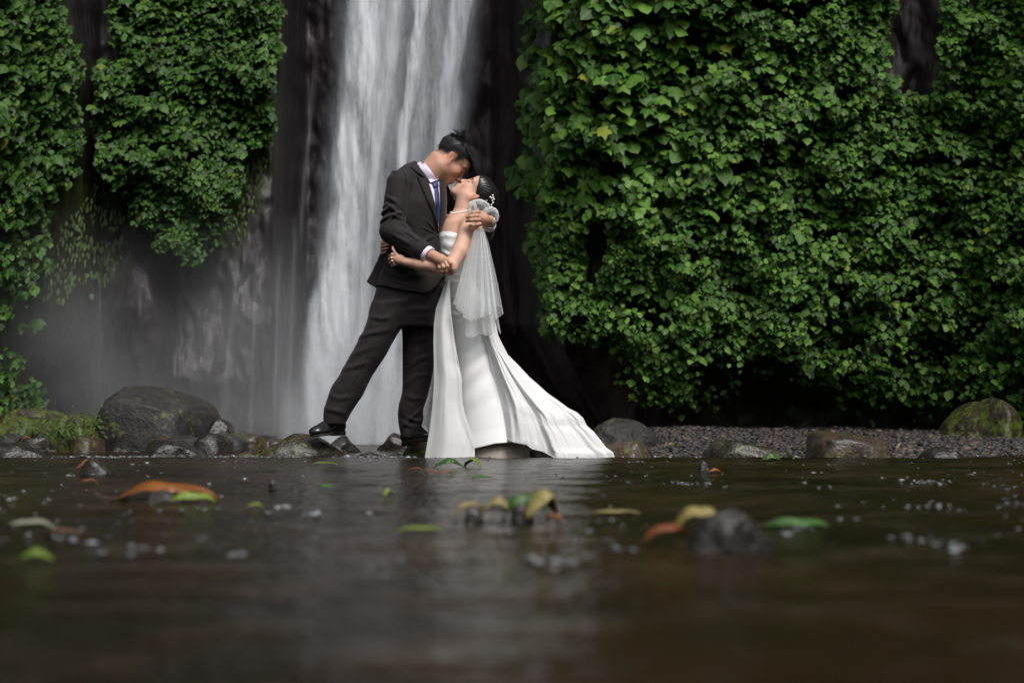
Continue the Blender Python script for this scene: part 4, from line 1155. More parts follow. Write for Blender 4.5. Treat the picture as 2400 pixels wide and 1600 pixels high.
def build_man_hair():
    fd = Field(HM.o - .19, HM.o + .19, 0.003)
    h = HM
    def region(X, Y, Z):
        q = [(X - h.o[0]), (Y - h.o[1]), (Z - h.o[2])]
        f = sum(q[i] * h.F[i] for i in range(3)) / h.sc; u = sum(q[i] * h.U[i] for i in range(3)) / h.sc; s = sum(q[i] * h.S[i] for i in range(3)) / h.sc
        return f, u, s
    e0 = ell(h.p(-.004, .066, 0), np.array((.103, .084, .071)) * h.sc, h.A)
    def fn(X, Y, Z):
        f, u, s = region(X, Y, Z)
        lim = np.interp(f, [-.12, -.06, 0, .05, .085, .11], [.045, .066, .078, .070, .060, .045])
        return np.maximum(e0.fn(X, Y, Z), (lim - u) * h.sc * 0.8)
    fd.add(h.e((-.008, .048, 0), (.096, .083, .074)), .01)
    fd.add(h.e((.042, .056, 0), (.050, .050, .060)), .03)
    X, Y, Z = fd.grid(fd.sl(fd.lo, fd.lo + 1))
    f, u, s = region(X, Y, Z)
    low = np.interp(f, [-.12, -.06, -.02, .02, .05, .085, .11], [.012, .030, .052, .058, .062, .068, .060])
    th = .012 * np.clip((u - low) / .045, 0, 1) ** .8 - .004 * np.clip((low - u) / .01, 0, 1)
    fd.d = np.maximum(fd.d - th, (f - np.interp(u, [.05, .08, .1, .14], [.075, .092, .10, .12])) * h.sc).astype(np.float32)
    fd.add(h.e((.068, .096, .0), (.036, .024, .048)), .02)
    def st(X, Y, Z):
        f, u, s = region(X, Y, Z)
        return .0010 * np.sin(s * 700 + 5 * vnoise(X * 40, Y * 40, Z * 40)) + .0015 * fbm(X * 30, Y * 30, Z * 30, 2)
    fd.disp(st)
    V, F = fd.mesh()
    o = mk('hair', V, F, M_HAIR, man); o.matrix_parent_inverse = INV_M
    # tousled tufts
    Vs, Fs, off = [], [], 0
    r = np.random.default_rng(5)
    def tuft(root, d, L, w, bend):
        nonlocal off
        pts = []; dd = unit(d); b = np.array(bend)
        for k in range(5):
            t = k / 4; pts.append(root + dd * L * t + b * L * t * t)
        v, f = tube(pts, [w, w * .9, w * .7, w * .42, w * .08], 5); Vs.append(v); Fs.append(f + off); off += len(v)
    for i in range(2600):
        f = r.uniform(-.095, .100); s = r.uniform(-.066, .074)
        u = .064 + .082 * math.sqrt(max(0, 1 - (f / .106) ** 2)) * math.sqrt(max(0, 1 - (s / .082) ** 2))
        lift = r.uniform(.10, .60)
        d = h.F * (1.0 if f > -.01 else -.35) + h.U * lift + h.S * s * 7 + r.normal(0, .25, 3)
        L = r.uniform(.018, .040) * (0.7 if f < -.03 else 1.0)
        if f > .06: d = h.F * .9 + h.U * r.uniform(-.30, .35) + h.S * s * 4 + r.normal(0, .18, 3); L *= 1.2
        tuft(h.p(f, u - .010, s), d, L, r.uniform(.0007, .0014), r.normal(0, .35, 3) * .6 - h.U * .25 + (h.F * .2 if f > 0 else 0))
    # combed strands over the sides of the mass
    for i in range(2600):
        f = r.uniform(-.098, .085); u = r.uniform(np.interp(f, [-.1, -.02, .05, .09], [.005, .040, .052, .060]), .12)
        q = 1 - ((f + .008) / .100) ** 2 - ((u - .048) / .090) ** 2
        if q <= 0.01: continue
        sg = 1 if r.random() < .8 else -1
        tuft(h.p(f, u, sg * (.0755 * math.sqrt(q) + .008 * min(1, max(0, (u - .06) / .04)))), h.F * r.uniform(.2, .9) * (1 if f > -.04 else -.6) - h.U * r.uniform(.2, .8) + h.S * sg * .12 + r.normal(0, .15, 3), r.uniform(.010, .022), r.uniform(.0006, .0011), -h.S * sg * .25)
    # tousled locks standing up over the crown, gathered in points
    for i in range(46):
        f = r.uniform(-.065, .045); s = r.uniform(-.045, .055); tip = np.array([r.normal(-.05, .55), r.normal(0, .2), 1.0]); L0 = r.uniform(.030, .066) * (1.15 if f < .01 else .8)
        bend = np.array([r.normal(0, .45), 0, r.normal(-.15, .12)])
        tuft(h.p(f, .120, s), tip, L0 * .85, .0042, bend)
        for k in range(9):
            tuft(h.p(f + r.normal(0, .006), .128, s + r.normal(0, .006)), tip + r.normal(0, .10, 3), L0 * r.uniform(.7, 1.1), r.uniform(.0009, .0018), bend + r.normal(0, .08, 3))
    # short side hair down to the fade
    for i in range(1500):
        f = r.uniform(-.10, .065); s = r.uniform(.0, 1)
        lo_ = np.interp(f, [-.1, -.045, -.02, .02, .045, .065], [-.02, -.01, .030, .040, .042, .055])
        u = r.uniform(lo_, .09) if r.random() < .4 else r.uniform(max(lo_, .04), .09)
        q = 1 - ((f + .008) / .096) ** 2 - ((u - .048) / .083) ** 2
        if q <= 0.02: continue
        sg = 1 if r.random() < .75 else -1
        base = h.p(f, u, sg * .0735 * math.sqrt(q))
        tuft(base, h.F * .25 - h.U * .8 + h.S * sg * .30 + r.normal(0, .2, 3), r.uniform(.004, .009) * (0.5 + 6 * max(0, u)), .0007, (0, 0, 0))
    t = mk('tufts', np.concatenate(Vs), np.concatenate(Fs), M_HAIR, o, True, kind='stuff')
    return o
build_man_hair()

JFOLDS = [
    ([(893, 515), (920, 499), (947, 516)], .0065, 4.5), ([(895, 532), (926, 517), (946, 513)], .007, 4.5),
    ([(914, 535), (932, 519), (950, 526)], .006, 4), ([(947, 532), (957, 540), (966, 550)], .004, 4),
    ([(897, 500), (915, 492), (937, 501)], .004, 4), ([(906, 470), (925, 480), (940, 492)], .003, 5),
    ([(908, 415), (925, 410), (945, 420)], .0025, 5), ([(1005, 525), (1018, 540), (1026, 551)], .003, 3), ([(992, 540), (1010, 548), (1024, 552)], .003, 3),
    ([(975, 580), (1000, 572), (1020, 556)], .003, 5), ([(955, 555), (975, 567), (990, 580)], .0035, 4), ([(925, 560), (950, 577), (975, 590)], .003, 5),
    ([(905, 640), (950, 655), (1000, 650)], .0035, 7), ([(895, 655), (910, 630), (915, 610)], .003, 6), ([(940, 672), (960, 650), (965, 630)], .002, 6),
    ([(940, 400), (952, 420), (956, 450), (953, 480)], -.003, 1.8), ([(1027, 556), (1030, 590), (1030, 630), (1020, 668)], .0025, 2.0), ([(910, 655), (935, 668), (985, 680)], .0018, 1.6)]
def build_jacket():
    fd = Field([P(848, 0)[0], 7.34, P(0, 700)[2]], [P(1168, 0)[0], 8.22, P(0, 374)[2]], 0.0040)
    body = loft([(385, 972, 1000, .03, .05), (395, 950, 1010, .03, .085), (408, 930, 1032, .03, .11), (425, 915, 1043, .03, .125), (445, 912, 1047, .02, .135), (480, 911, 1048, .0, .145), (515, 908, 1046, .0, .14), (550, 906, 1034, .0, .135), (590, 904, 1035, .0, .13), (625, 895, 1041, .0, .14), (655, 885, 1044, .0, .155), (700, 876, 1046, .0, .165)], 2.4)
    # hem with a rounded front corner
    hx = np.array([P(x, y)[0] for x, y in [(855, 672), (880, 671), (905, 676), (938, 684), (992, 693), (1012, 688), (1030, 668), (1044, 640), (1060, 600)]])
    hz = np.array([P(x, y)[2] for x, y in [(855, 672), (880, 671), (905, 676), (938, 684), (992, 693), (1012, 688), (1030, 668), (1044, 640), (1060, 600)]])
    f0 = body.fn
    fd.add(Prim(body.lo, body.hi, lambda X, Y, Z: np.maximum(f0(X, Y, Z), np.interp(X, hx, hz) - Z)), .01)
    # tail lifting away behind
    tail = [(902, 572), (893, 592), (876, 630), (859, 663), (868, 668), (879, 673), (905, 676), (925, 660), (918, 590)]
    def tf(X, Y, Z):
        px = 1200 + X / Y0 * FPX; py = 1000 - (Z - CAM_H) / Y0 * FPX
        return np.maximum(poly_sd(px + 0 * py, py + 0 * px, tail) / FPX * Y0 + .003, np.abs(Y - Y0 - .01 - .1 * (Z - 1.0)) - .060)
    fd.add(Prim(P(855, 680, -.09), P(930, 565, .12), tf), .022)
    # shoulders, sleeves
    fd.add(cap(P(960, 408, -.03), P(938, 424, -.10), .055, .058), .05)
    fd.add(cap(P(1005, 420, .10), P(1026, 448, .16), .05, .055), .05)
    up = cap(P(934, 430, -.12), P(919, 541, -.17), .066, .064)
    fd.add(up, .02)
    fa, fb = P(920, 541, -.17), P(1003, 597, -.27)
    fd.add(clip(cap(fa, fb, .062, .056), P(998, 596, -.265), unit(fb - fa)), .018)
    fd.add(ell(P(918, 545, -.175), (.056, .055, .055)), .02)
    # far sleeve
    fd.add(cap(P(1028, 452, .16), P(1086, 548, .25), .060, .055), .03)
    fd.add(cap(P(1086, 548, .25), P(1134, 545, .10), .054, .050), .03)
    pb2 = P(1146, 527, -.055)
    fd.add(clip(cap(P(1134, 545, .10), pb2, .050, .044), pb2, unit(pb2 - P(1134, 545, .10))), .02)
    nn = unit((.80, -.05, .60)); nc = P(1008, 400, .015)
    def hole(X, Y, Z):
        a = (X - nc[0]) * nn[0] + (Y - nc[1]) * nn[1] + (Z - nc[2]) * nn[2]
        e1 = (X - nc[0]) * .6 - (Z - nc[2]) * .8
        m = np.sqrt((e1 / .079) ** 2 + ((Y - nc[1] + .05) / .135) ** 2)
        return np.maximum((m - 1) * .079, -(a + .036))
    fd.sub(Prim(nc - .2, nc + .2, hole), .004)
    # crease between the near arm and the body
    fd.sub(cap(P(950, 452, -.20), P(953, 520, -.22), .010), .014)
    ff = fold2d([(a, b * 2.0, w * .82) for a, b, w in JFOLDS])
    fd.disp(lambda X, Y, Z: ff(X, Y, Z) + .0022 * fbm(X * 9, Y * 9, Z * 7, 3) + .0010 * fbm(X * 30, Y * 20, Z * 30, 2))
    V, F = fd.mesh(); V = relax(V, F, 1)
    o = mk('jacket', V, F, M_SUIT, man); o.matrix_parent_inverse = INV_M
    return o
JK = build_jacket()
print('jacket', len(JK.data.vertices), time.time() - T0)

def build_shirt():
    fd = Field([P(975, 0)[0], 7.34, P(0, 660)[2]], [P(1168, 0)[0], 8.1, P(0, 360)[2]], 0.0030)
    n = unit((.80, -.05, .60))
    c0 = P(1008, 400, .015)
    # collar band round the neck
    ring = cap(c0 - n * .04, c0 + n * .02, .073, .070)
    ring = clip(clip(ring, c0 - n * .002, n), c0 - n * .040, -n)
    fd.add(ring, .004)
    fd.sub(cap(c0 - n * .08, c0 + n * .08, .066, .064), .003)
    fa, fb = P(920, 541, -.17), P(1003, 597, -.27); d = unit(fb - fa)
    cf = clip(clip(cap(fa, P(1012, 603, -.28), .047, .046), P(1006, 601.5, -.27), d), P(992, 591, -.26), -d)
    fd.add(cf, .003)
    pb2 = P(1146, 527, -.055); d2 = unit(P(1147, 521, -.10) - pb2)
    fd.add(clip(clip(cap(pb2 - d2 * .02, pb2 + d2 * .05, .040, .038), pb2 + d2 * .020, d2), pb2 - d2 * .02, -d2), .003)
    V, F = fd.mesh(); V = relax(V, F, 1)
    o = mk('shirt', V, F, M_SHIRT, man); o.matrix_parent_inverse = INV_M
    b = bvh_of(JK); b2_ = bvh_of(JK, o)
    def sub(nm, *a, **k):
        q = patch(nm, *a, **k); q.matrix_parent_inverse = Matrix.Identity(4); return q
    sub('shirt_front', [(1001, 420), (1007, 436), (1014, 458), (1021, 484), (1027, 545)], [(1028, 418), (1030, 440), (1031, 470), (1031, 500), (1029, 546)], b2_, .002, .004, M_SHIRT, o, nu=8, nv=40)
    # the turned down collar wings
    sub('collar_wing', [(988, 376), (980, 385), (985, 398), (996, 416), (1006, 428)], [(992, 376), (999, 386), (1010, 400), (1019, 414), (1023, 421)], bvh_of(o), .004, .004, M_SHIRT, o, nu=8, nv=30)
    t = patch('tie', [(1012, 425), (1015, 433), (1018.5, 440), (1019, 455), (1021, 475), (1023, 495), (1026, 520)], [(1026, 422), (1028, 432), (1027, 441), (1029.5, 455), (1030.5, 475), (1031, 495), (1029, 520)], b, .010, .006, M_TIE, man, nu=9, nv=50, bulge=.005,
              fn=lambda u, v: .006 * math.exp(-((v - .10) / .09) ** 2) - .004 * math.exp(-((v - .19) / .02) ** 2))
    t.matrix_parent_inverse = INV_M
    for nm, l, r in (('jacket_collar', [(969, 382), (962, 390.5), (972, 400), (982, 406.5), (986, 407)], [(977, 380), (980, 389), (986, 400), (993, 411), (999, 420)]),
                 ('lapel', [(978.5, 412.5), (983, 426), (990, 443), (1001, 468), (1014, 496), (1025, 530), (1027.5, 553)], [(997, 419), (1002, 428), (1008, 442), (1015, 462), (1021, 485), (1027, 520), (1028.5, 553)]),
                 ('lapel', [(1029, 434), (1031, 450), (1032, 475), (1031, 500), (1029.5, 525), (1028.5, 552)],
                  [(1034, 428), (1044, 446), (1045, 475), (1042, 505), (1035, 530), (1029.5, 553)])):
        q = patch(nm, l, r, b, .0085, .006, M_SUIT, man, nu=9, nv=60, bulge=.004); q.matrix_parent_inverse = INV_M
    return o
SH = build_shirt()

def disc(name, c, nrm, r, th, mat, parent, inv, k=16):
    a = unit(np.cross(nrm, (0.1, .2, 1))); b2 = np.cross(nrm, a); nrm = unit(nrm)
    V = []
    for (rr, t) in ((0, th), (r * .75, th), (r, th * .5), (r, 0)):
        for j in range(k):
            w = 2 * math.pi * j / k; V.append(np.array(c) + rr * (math.cos(w) * a + math.sin(w) * b2) + nrm * t)
    F = [(i * k + j, i * k + (j + 1) % k, (i + 1) * k + (j + 1) % k, (i + 1) * k + j) for i in range(3) for j in range(k)]
    o = mk(name, V, F, mat, parent); o.matrix_parent_inverse = inv; return o

def ring_mesh(name, c, axis, R, r, mat, parent, inv, sx=1.0, k=28, q=8, flat=1.0):
    axis = unit(axis); a = unit(np.cross(axis, (0.12, .3, 1))); b2 = np.cross(axis, a); V = []
    for i in range(k):
        w = 2 * math.pi * i / k; e = math.cos(w) * a * sx + math.sin(w) * b2
        for j in range(q):
            v = 2 * math.pi * j / q; V.append(np.array(c) + e * (R + r * math.cos(v)) + axis * r * flat * math.sin(v))
    F = [(i * q + j, ((i + 1) % k) * q + j, ((i + 1) % k) * q + (j + 1) % q, i * q + (j + 1) % q) for i in range(k) for j in range(q)]
    o = mk(name, V, F, mat, parent); o.matrix_parent_inverse = inv; return o

# front button, sleeve buttons, watch, ring
disc('button', P(1026, 552, -.155), (0.2, -1, 0.1), .008, .004, M_BUTTON, man, INV_M)
bj = bvh_of(JK)
def on_surface(b, px, py, off=.003):
    o = Vector((0, 0, CAM_H)); d = Vector(at(px, py, 1.0) - np.array([0, 0, CAM_H])).normalized(); h = b.ray_cast(o, d)
    return (np.array(h[0]) + np.array([0, -off, 0]), np.array(h[1])) if h[0] is not None else (P(px, py, -.2), np.array([0, -1, 0]))
for (x, y) in ((962, 596), (968, 600), (974, 604)):
    c, nn = on_surface(bj, x, y); nn = nn if nn[1] < 0 else -nn
    disc('button', c, nn, .0055, .003, M_BUTTON, man, INV_M, 12)
wa = P(1147.5, 520.5, -.105)
wt = ring_mesh('watch', wa, unit(P(1146, 527, -.055) - P(1133, 514, -.185)), .0325, .0035, M_SILVER, man, INV_M, flat=2.2)
disc('watch_face', P(1151, 518, -.13), unit((0.7, -.7, 0.2)), .015, .008, M_SILVER, wt, Matrix.Identity(4))
ring_mesh('ring', P(1124.5, 525, -.205), unit((1, .25, .12)), .0100, .0016, M_SILVER, man, INV_M)

TFOLDS = [([(872, 745), (900, 752), (925, 748)], .005, 6), ([(890, 722), (940, 712), (995, 697)], .004, 8), ([(965, 730), (990, 728), (1012, 725)], .004, 5),
    ([(968, 800), (990, 794), (1014, 786)], .005, 6), ([(835, 795), (875, 785), (925, 775)], .005, 6), ([(818, 838), (850, 826), (885, 812)], .004, 7),
    ([(806, 868), (835, 862), (868, 852)], .005, 6), ([(765, 955), (790, 962), (815, 968)], .005, 6), ([(775, 925), (800, 935), (835, 930)], .004, 6),
    ([(950, 868), (982, 842), (1012, 832)], .005, 6), ([(948, 900), (978, 880), (1008, 878)], .004, 6), ([(992, 955), (968, 975), (943, 1000)], .007, 6),
    ([(996, 985), (972, 985), (950, 975)], .006, 5), ([(936, 985), (955, 996), (972, 1000)], .005, 5), ([(945, 925), (970, 935), (998, 930)], .004, 6),
    ([(880, 690), (876, 715), (868, 740)], .003, 4), ([(884, 692), (881, 715), (873, 742)], -.0035, 1.6),
    ([(905, 700), (890, 765), (862, 840), (822, 920), (790, 990)], .0035, 2.4), ([(990, 730), (984, 850), (974, 930), (962, 1000)], .0035, 2.4)]
def build_trousers():
    fd = Field([P(735, 0)[0], 7.46, P(0, 1042)[2]], [P(1062, 0)[0], 8.12, P(0, 640)[2]], 0.0046)
    fd.add(loft([(640, 890, 1036, .0, .125), (674, 882, 1040, .0, .135), (700, 876, 1030, .0, .14), (730, 868, 1020, .0, .14), (765, 862, 1016, .01, .12)], 2.5), .01)
    fd.add(loft([(712, 872, 985, -.03, .12), (740, 865, 955, -.045, .115), (762, 857, 945, -.05, .11), (791, 842, 926, -.055, .105), (811, 832, 915, -.055, .10), (834, 820, 903, -.055, .098), (876, 797, 874, -.055, .092), (909, 775, 858, -.06, .088), (932, 767, 847, -.06, .086), (957, 760, 828, -.06, .083), (974, 759, 819, -.06, .082), (994, 760, 808, -.06, .078)], 2.2), .03)
    fd.add(loft([(712, 930, 1024, .06, .11), (740, 941, 1019, .08, .105), (797, 944, 1018, .09, .10), (848, 943, 1018, .09, .095), (879, 943, 1014, .09, .09), (918, 943, 1003, .09, .088), (951, 933, 997, .09, .086), (977, 931, 994, .09, .086), (992, 933, 998, .09, .085), (1010, 937, 984, .09, .085), (1026, 940, 976, .09, .08)], 2.2), .03)
    ff = fold2d([(a, b * 1.15, w * .85) for a, b, w in TFOLDS])
    # pressed crease line and rumples
    fd.disp(lambda X, Y, Z: ff(X, Y, Z) + .0028 * fbm(X * 7, Y * 7, Z * 9, 3) + .0012 * fbm(X * 24, Y * 18, Z * 30, 2))
    V, F = fd.mesh(); V = relax(V, F, 2)
    o = mk('trousers', V, F, M_SUIT, man); o.matrix_parent_inverse = INV_M
    return o
build_trousers()

def build_shoe(heel, toe, top, side_up):
    """heel, toe: points on the sole line; top: ankle opening centre."""
    heel, toe, top = np.array(heel), np.array(toe), np.array(top)
    ax = toe - heel; L = np.linalg.norm(ax); d = ax / L
    upv = unit(np.array([0, 0, 1]) - d * d[2]); w = np.cross(d, upv)
    lo = np.minimum(np.minimum(heel, toe), top) - .09; hi = np.maximum(np.maximum(heel, toe), top) + .09
    fd = Field(lo, hi, 0.0028)
    A = np.array([d, upv, w])
    q = lambda t, u, s=0: heel + d * (L * t) + upv * u + w * s
    fd.add(ell(q(.14, .040), (.050, .040, .036), A), .02)
    fd.add(ell(q(.45, .034), (.090, .036, .038), A), .03)
    fd.add(ell(q(.76, .026), (.068, .027, .045), A), .03)
    fd.add(ell(q(.92, .022), (.036, .021, .036), A), .02)
    fd.add(cap(q(.12, .045), top, .036, .038), .03)
    fd.add(cap(q(.60, .046), q(.26, .085), .020, .030), .025)
    base = q(0, .010)
    V0 = Prim(lo, hi, lambda X, Y, Z: -((X - base[0]) * upv[0] + (Y - base[1]) * upv[1] + (Z - base[2]) * upv[2]))
    fd.d = np.maximum(fd.d, V0.fn(*fd.grid(fd.sl(fd.lo, hi + 1))).astype(np.float32))
    # creases over the toes and the toe cap seam
    for t in (.55, .60, .66): fd.sub(cap(q(t, .060 - (t - .5) * .12, -.03), q(t + .01, .060 - (t - .5) * .12, .03), .0035), .004)
    V, F = fd.mesh(); V = relax(V, F, 1)
    o = mk('shoe', V, F, M_SHOE, man); o.matrix_parent_inverse = INV_M
    f2 = Field(lo, hi, 0.003)
    outl = [(.03, .030), (.2, .034), (.42, .034), (.66, .043), (.85, .042), (.97, .024)]
    for (a, ra), (b, rb) in zip(outl, outl[1:]): f2.add(cap(q(a, .002), q(b, .002), ra, rb), .01)
    sh = .012
    def slab(X, Y, Z):
        h = (X - heel[0]) * upv[0] + (Y - heel[1]) * upv[1] + (Z - heel[2]) * upv[2]
        t = ((X - heel[0]) * d[0] + (Y - heel[1]) * d[1] + (Z - heel[2]) * d[2]) / L
        lowb = np.where(t < .26, -.012, np.where(t < .36, .004, -.002))
        return np.maximum(h - sh, lowb - h)
    f2.d = np.maximum(f2.d, slab(*f2.grid(f2.sl(f2.lo, hi + 1))).astype(np.float32))
    V, F = f2.mesh()
    mk('sole', V, F, M_SOLE, o)
    # laces
    for t in (.38, .43, .48):
        v, f = tube([q(t, .083 - (t - .38) * .22, -.016), q(t + .006, .090 - (t - .38) * .22, 0), q(t, .083 - (t - .38) * .22, .016)], .0022, 6)
        mk('lace', v, f, M_BUTTON, o)
    return o
build_shoe(P(800, 1014, .00), P(736, 1022, -.17), P(786, 988, -.055), 0)
build_shoe(P(951, 1040, .12), P(1008, 1030, -.05), P(964, 1014, .09), 0)
print('groom', time.time() - T0)

# ======================= bride =======================
pw = math.radians(66); yw = math.radians(8)
HW = Head(P(1110, 456, .0) + np.array([0, .066, 0]), (-math.cos(pw) * math.cos(yw), -math.cos(pw) * math.sin(yw), math.sin(pw)), (0, -1, 0), 0.97)
HW.U = unit(np.array([math.sin(pw), 0, math.cos(pw)]) - HW.F * (np.array([math.sin(pw), 0, math.cos(pw)]) @ HW.F)); HW.A = np.array([HW.F, HW.U, HW.S])
def build_woman_body():
    fd = Field([P(884, 0)[0], 7.40, P(0, 1070)[2]], [P(1172, 0)[0], 8.16, P(0, 398)[2]], 0.0034)
    add_head(fd, HW, False)
    fd.add(cap(P(1082, 503, .02), P(1091, 462, .03), .049, .047), .03)
    fd.add(cap(P(1078, 515, .0), P(1100, 528, -.07), .040, .042), .03)
    fd.add(cap(P(1070, 515, .02), P(1046, 522, .12), .040, .040), .03)
    fd.add(loft([(508, 1052, 1100, .01, .06), (520, 1040, 1112, .0, .085), (540, 1032, 1108, .0, .095), (560, 1030, 1102, .0, .10), (600, 1035, 1096, .0, .095), (645, 1044, 1104, .01, .09), (700, 1046, 1128, .02, .11), (740, 1050, 1140, .02, .12), (800, 1058, 1140, .02, .11)], 2.1), .03)
    # collar bones and throat
    fd.add(cap(P(1056, 527, -.070), P(1098, 511, -.086), .003, .006), .016)
    
        # legs under the dress
    fd.add(cap(P(1096, 790, .02), P(1100, 1040, -.02), .065, .035), .03)
    fd.add(cap(P(1112, 790, .08), P(1125, 1040, .08), .07, .04), .03)
    fd.add(cap(P(1100, 1040, -.02), P(1088, 1052, -.08), .03, .024), .02); fd.add(cap(P(1125, 1040, .08), P(1108, 1052, .0), .03, .024), .02)
    # near arm over his jacket
    fd.chain([P(1102, 530, -.095), P(1094, 545, -.13), P(1077, 590, -.205), P(1054, 627, -.26)], [.046, .044, .040, .037], .012, .035)
    fd.chain([P(1054, 627, -.26), P(1020, 624, -.268), P(980, 619, -.255), P(950, 614, -.235)], [.037, .035, .030, .023], .012, .02)
    fd.add(ell(P(937, 608, -.225), (.034, .017, .027), [unit((-1, 0, .35)), (0, 1, 0), unit((.35, 0, 1))]), .014)
    finger(fd, [P(933, 600, -.228), P(926, 593, -.225), P(921.5, 585, -.222), P(920.5, 579, -.215)], .0085, .0062)
    finger(fd, [P(930, 601, -.222), P(919, 596, -.222), P(914, 600, -.195), P(918, 603, -.165)], .0078, .006)
    finger(fd, [P(929, 607, -.222), P(917.5, 604, -.222), P(912.5, 608, -.195), P(916, 611, -.165)], .0078, .006)
    finger(fd, [P(930, 613, -.218), P(919.5, 612, -.220), P(914, 616, -.195), P(918, 618, -.165)], .0076, .006)
    finger(fd, [P(933, 618, -.212), P(924, 619, -.215), P(918.5, 622.5, -.195), P(922, 624, -.17)], .007, .0055)
    # far arm passes behind him; its fingers come round his side
    fd.chain([P(1046, 524, .12), P(1030, 600, .20), P(960, 592, .20), P(906, 582, .11)], [.040, .034, .028, .022], .012, .03)
    fd.add(ell(P(903, 582, .05), (.017, .036, .030)), .015)
    finger(fd, [P(898, 573, .02), P(896.5, 571, -.04), P(902, 569.5, -.075), P(911, 568.5, -.09)], .0085, .0062)
    finger(fd, [P(896, 580, .02), P(894.5, 579, -.045), P(902, 576, -.08), P(912.5, 574, -.095)], .0085, .0062)
    finger(fd, [P(896, 586, .02), P(894.5, 586, -.045), P(902, 584, -.08), P(911, 581.5, -.092)], .0083, .0060)
    finger(fd, [P(898, 592, .02), P(895.5, 594, -.04), P(900, 593, -.07), P(906, 589.5, -.08)], .0076, .0056)
    finger(fd, [P(899, 568, .03), P(896.5, 566.5, .0), P(899, 566.5, -.03)], .009, .007)
    V, F = fd.mesh()
    col = head_tint(V, HW, SKIN_W, (.50, .17, .15), (.035, .022, .018), False)
    o = mk('body', V, F, M_SKIN, woman, True, col); o.matrix_parent_inverse = INV_W
    return o
WB = build_woman_body()
print('woman body', len(WB.data.vertices), time.time() - T0)

def build_woman_hair():
    h = HW; fd = Field(h.o - .2, h.o + .2, 0.003)
    e0 = ell(h.p(-.010, .046, 0), np.array((.104, .0865, .0815)) * h.sc, h.A)
    def loc(X, Y, Z):
        q = [(X - h.o[0]), (Y - h.o[1]), (Z - h.o[2])]
        return tuple(sum(q[i] * ax[i] for i in range(3)) / h.sc for ax in (h.F, h.U, h.S))
    def fn(X, Y, Z):
        f, u, s = loc(X, Y, Z)
        # the hairline runs from the forehead down to the ear, then to the nape
        fl = np.interp(u, [-.08, -.03, .0, .018, .035, .052, .066, .085, .11], [-.05, -.034, -.022, .012, .040, .066, .088, .11, .12])
        return np.maximum(e0.fn(X, Y, Z), (f - fl) * h.sc * .9)
    fd.add(h.e((-.008, .048, 0), (.096, .083, .074)), .01)
    fd.add(h.e((.042, .056, 0), (.050, .050, .060)), .03)
    X, Y, Z = fd.grid(fd.sl(fd.lo, fd.lo + 1))
    f, u, s = loc(X, Y, Z)
    fl = np.interp(u, [-.08, -.03, .0, .018, .035, .052, .066, .080, .10], [-.05, -.034, -.022, .010, .034, .056, .074, .098, .14])
    fd.d = np.maximum(fd.d - .0065, (f - fl + .004 * vnoise(X * 90, Y * 90, Z * 90)) * h.sc * .9).astype(np.float32)
    fd.add(h.e((-.105, -.022, .0), (.042, .045, .05)), .02)
    fd.add(h.e((-.075, -.045, .0), (.035, .035, .05)), .02)
    def strand(X, Y, Z):
        f, u, s = loc(X, Y, Z)
        w = np.arctan2(u + .02, -(f - .09)) * 34 + 2.0 * vnoise(X * 14, Y * 14, Z * 14)
        return .0006 * np.sin(w * 1.6) + .0003 * np.sin(w * 3.7 + 1)
    fd.disp(strand)
    V, F = fd.mesh()
    o = mk('hair', V, F, M_HAIRW, woman); o.matrix_parent_inverse = INV_W
    Vs, Fs, off = [], [], 0; r = np.random.default_rng(9)
    for i in range(26):
        f = r.uniform(-.09, .05); u = .046 + .084 * math.sqrt(max(0, 1 - ((f + .012) / .104) ** 2)); p0 = h.p(f, u, r.uniform(-.03, .05))
        d = -h.F * .8 + h.U * .25 + r.normal(0, .15, 3)
        v, fc = tube([p0, p0 + d * .012 + h.U * .002, p0 + d * .022 - h.U * .004], [.0007, .0006, .0002], 4); Vs.append(v); Fs.append(fc + off); off += len(v)
    mk('loose_hair', np.concatenate(Vs), np.concatenate(Fs), M_HAIRW, o, True, kind='stuff')
build_woman_hair()

M_SATIN = m_satin('white_satin', (0.80, 0.80, 0.79), 0.42, 0.12)
M_ORG = m_satin('white_organza', (0.84, 0.84, 0.84), 0.6, 0.30, 0.72, 0.5)
M_TULLE = m_satin('white_tulle', (0.93, 0.94, 0.95), 0.7, 0.5, 0.38, 0.6)
M_TULLE2 = m_satin('crumpled_tulle', (0.93, 0.94, 0.95), 0.7, 0.5, 0.10, 0.85)
M_LACE = m_simple('dress_lining', (0.30, 0.255, 0.22), 0.8)

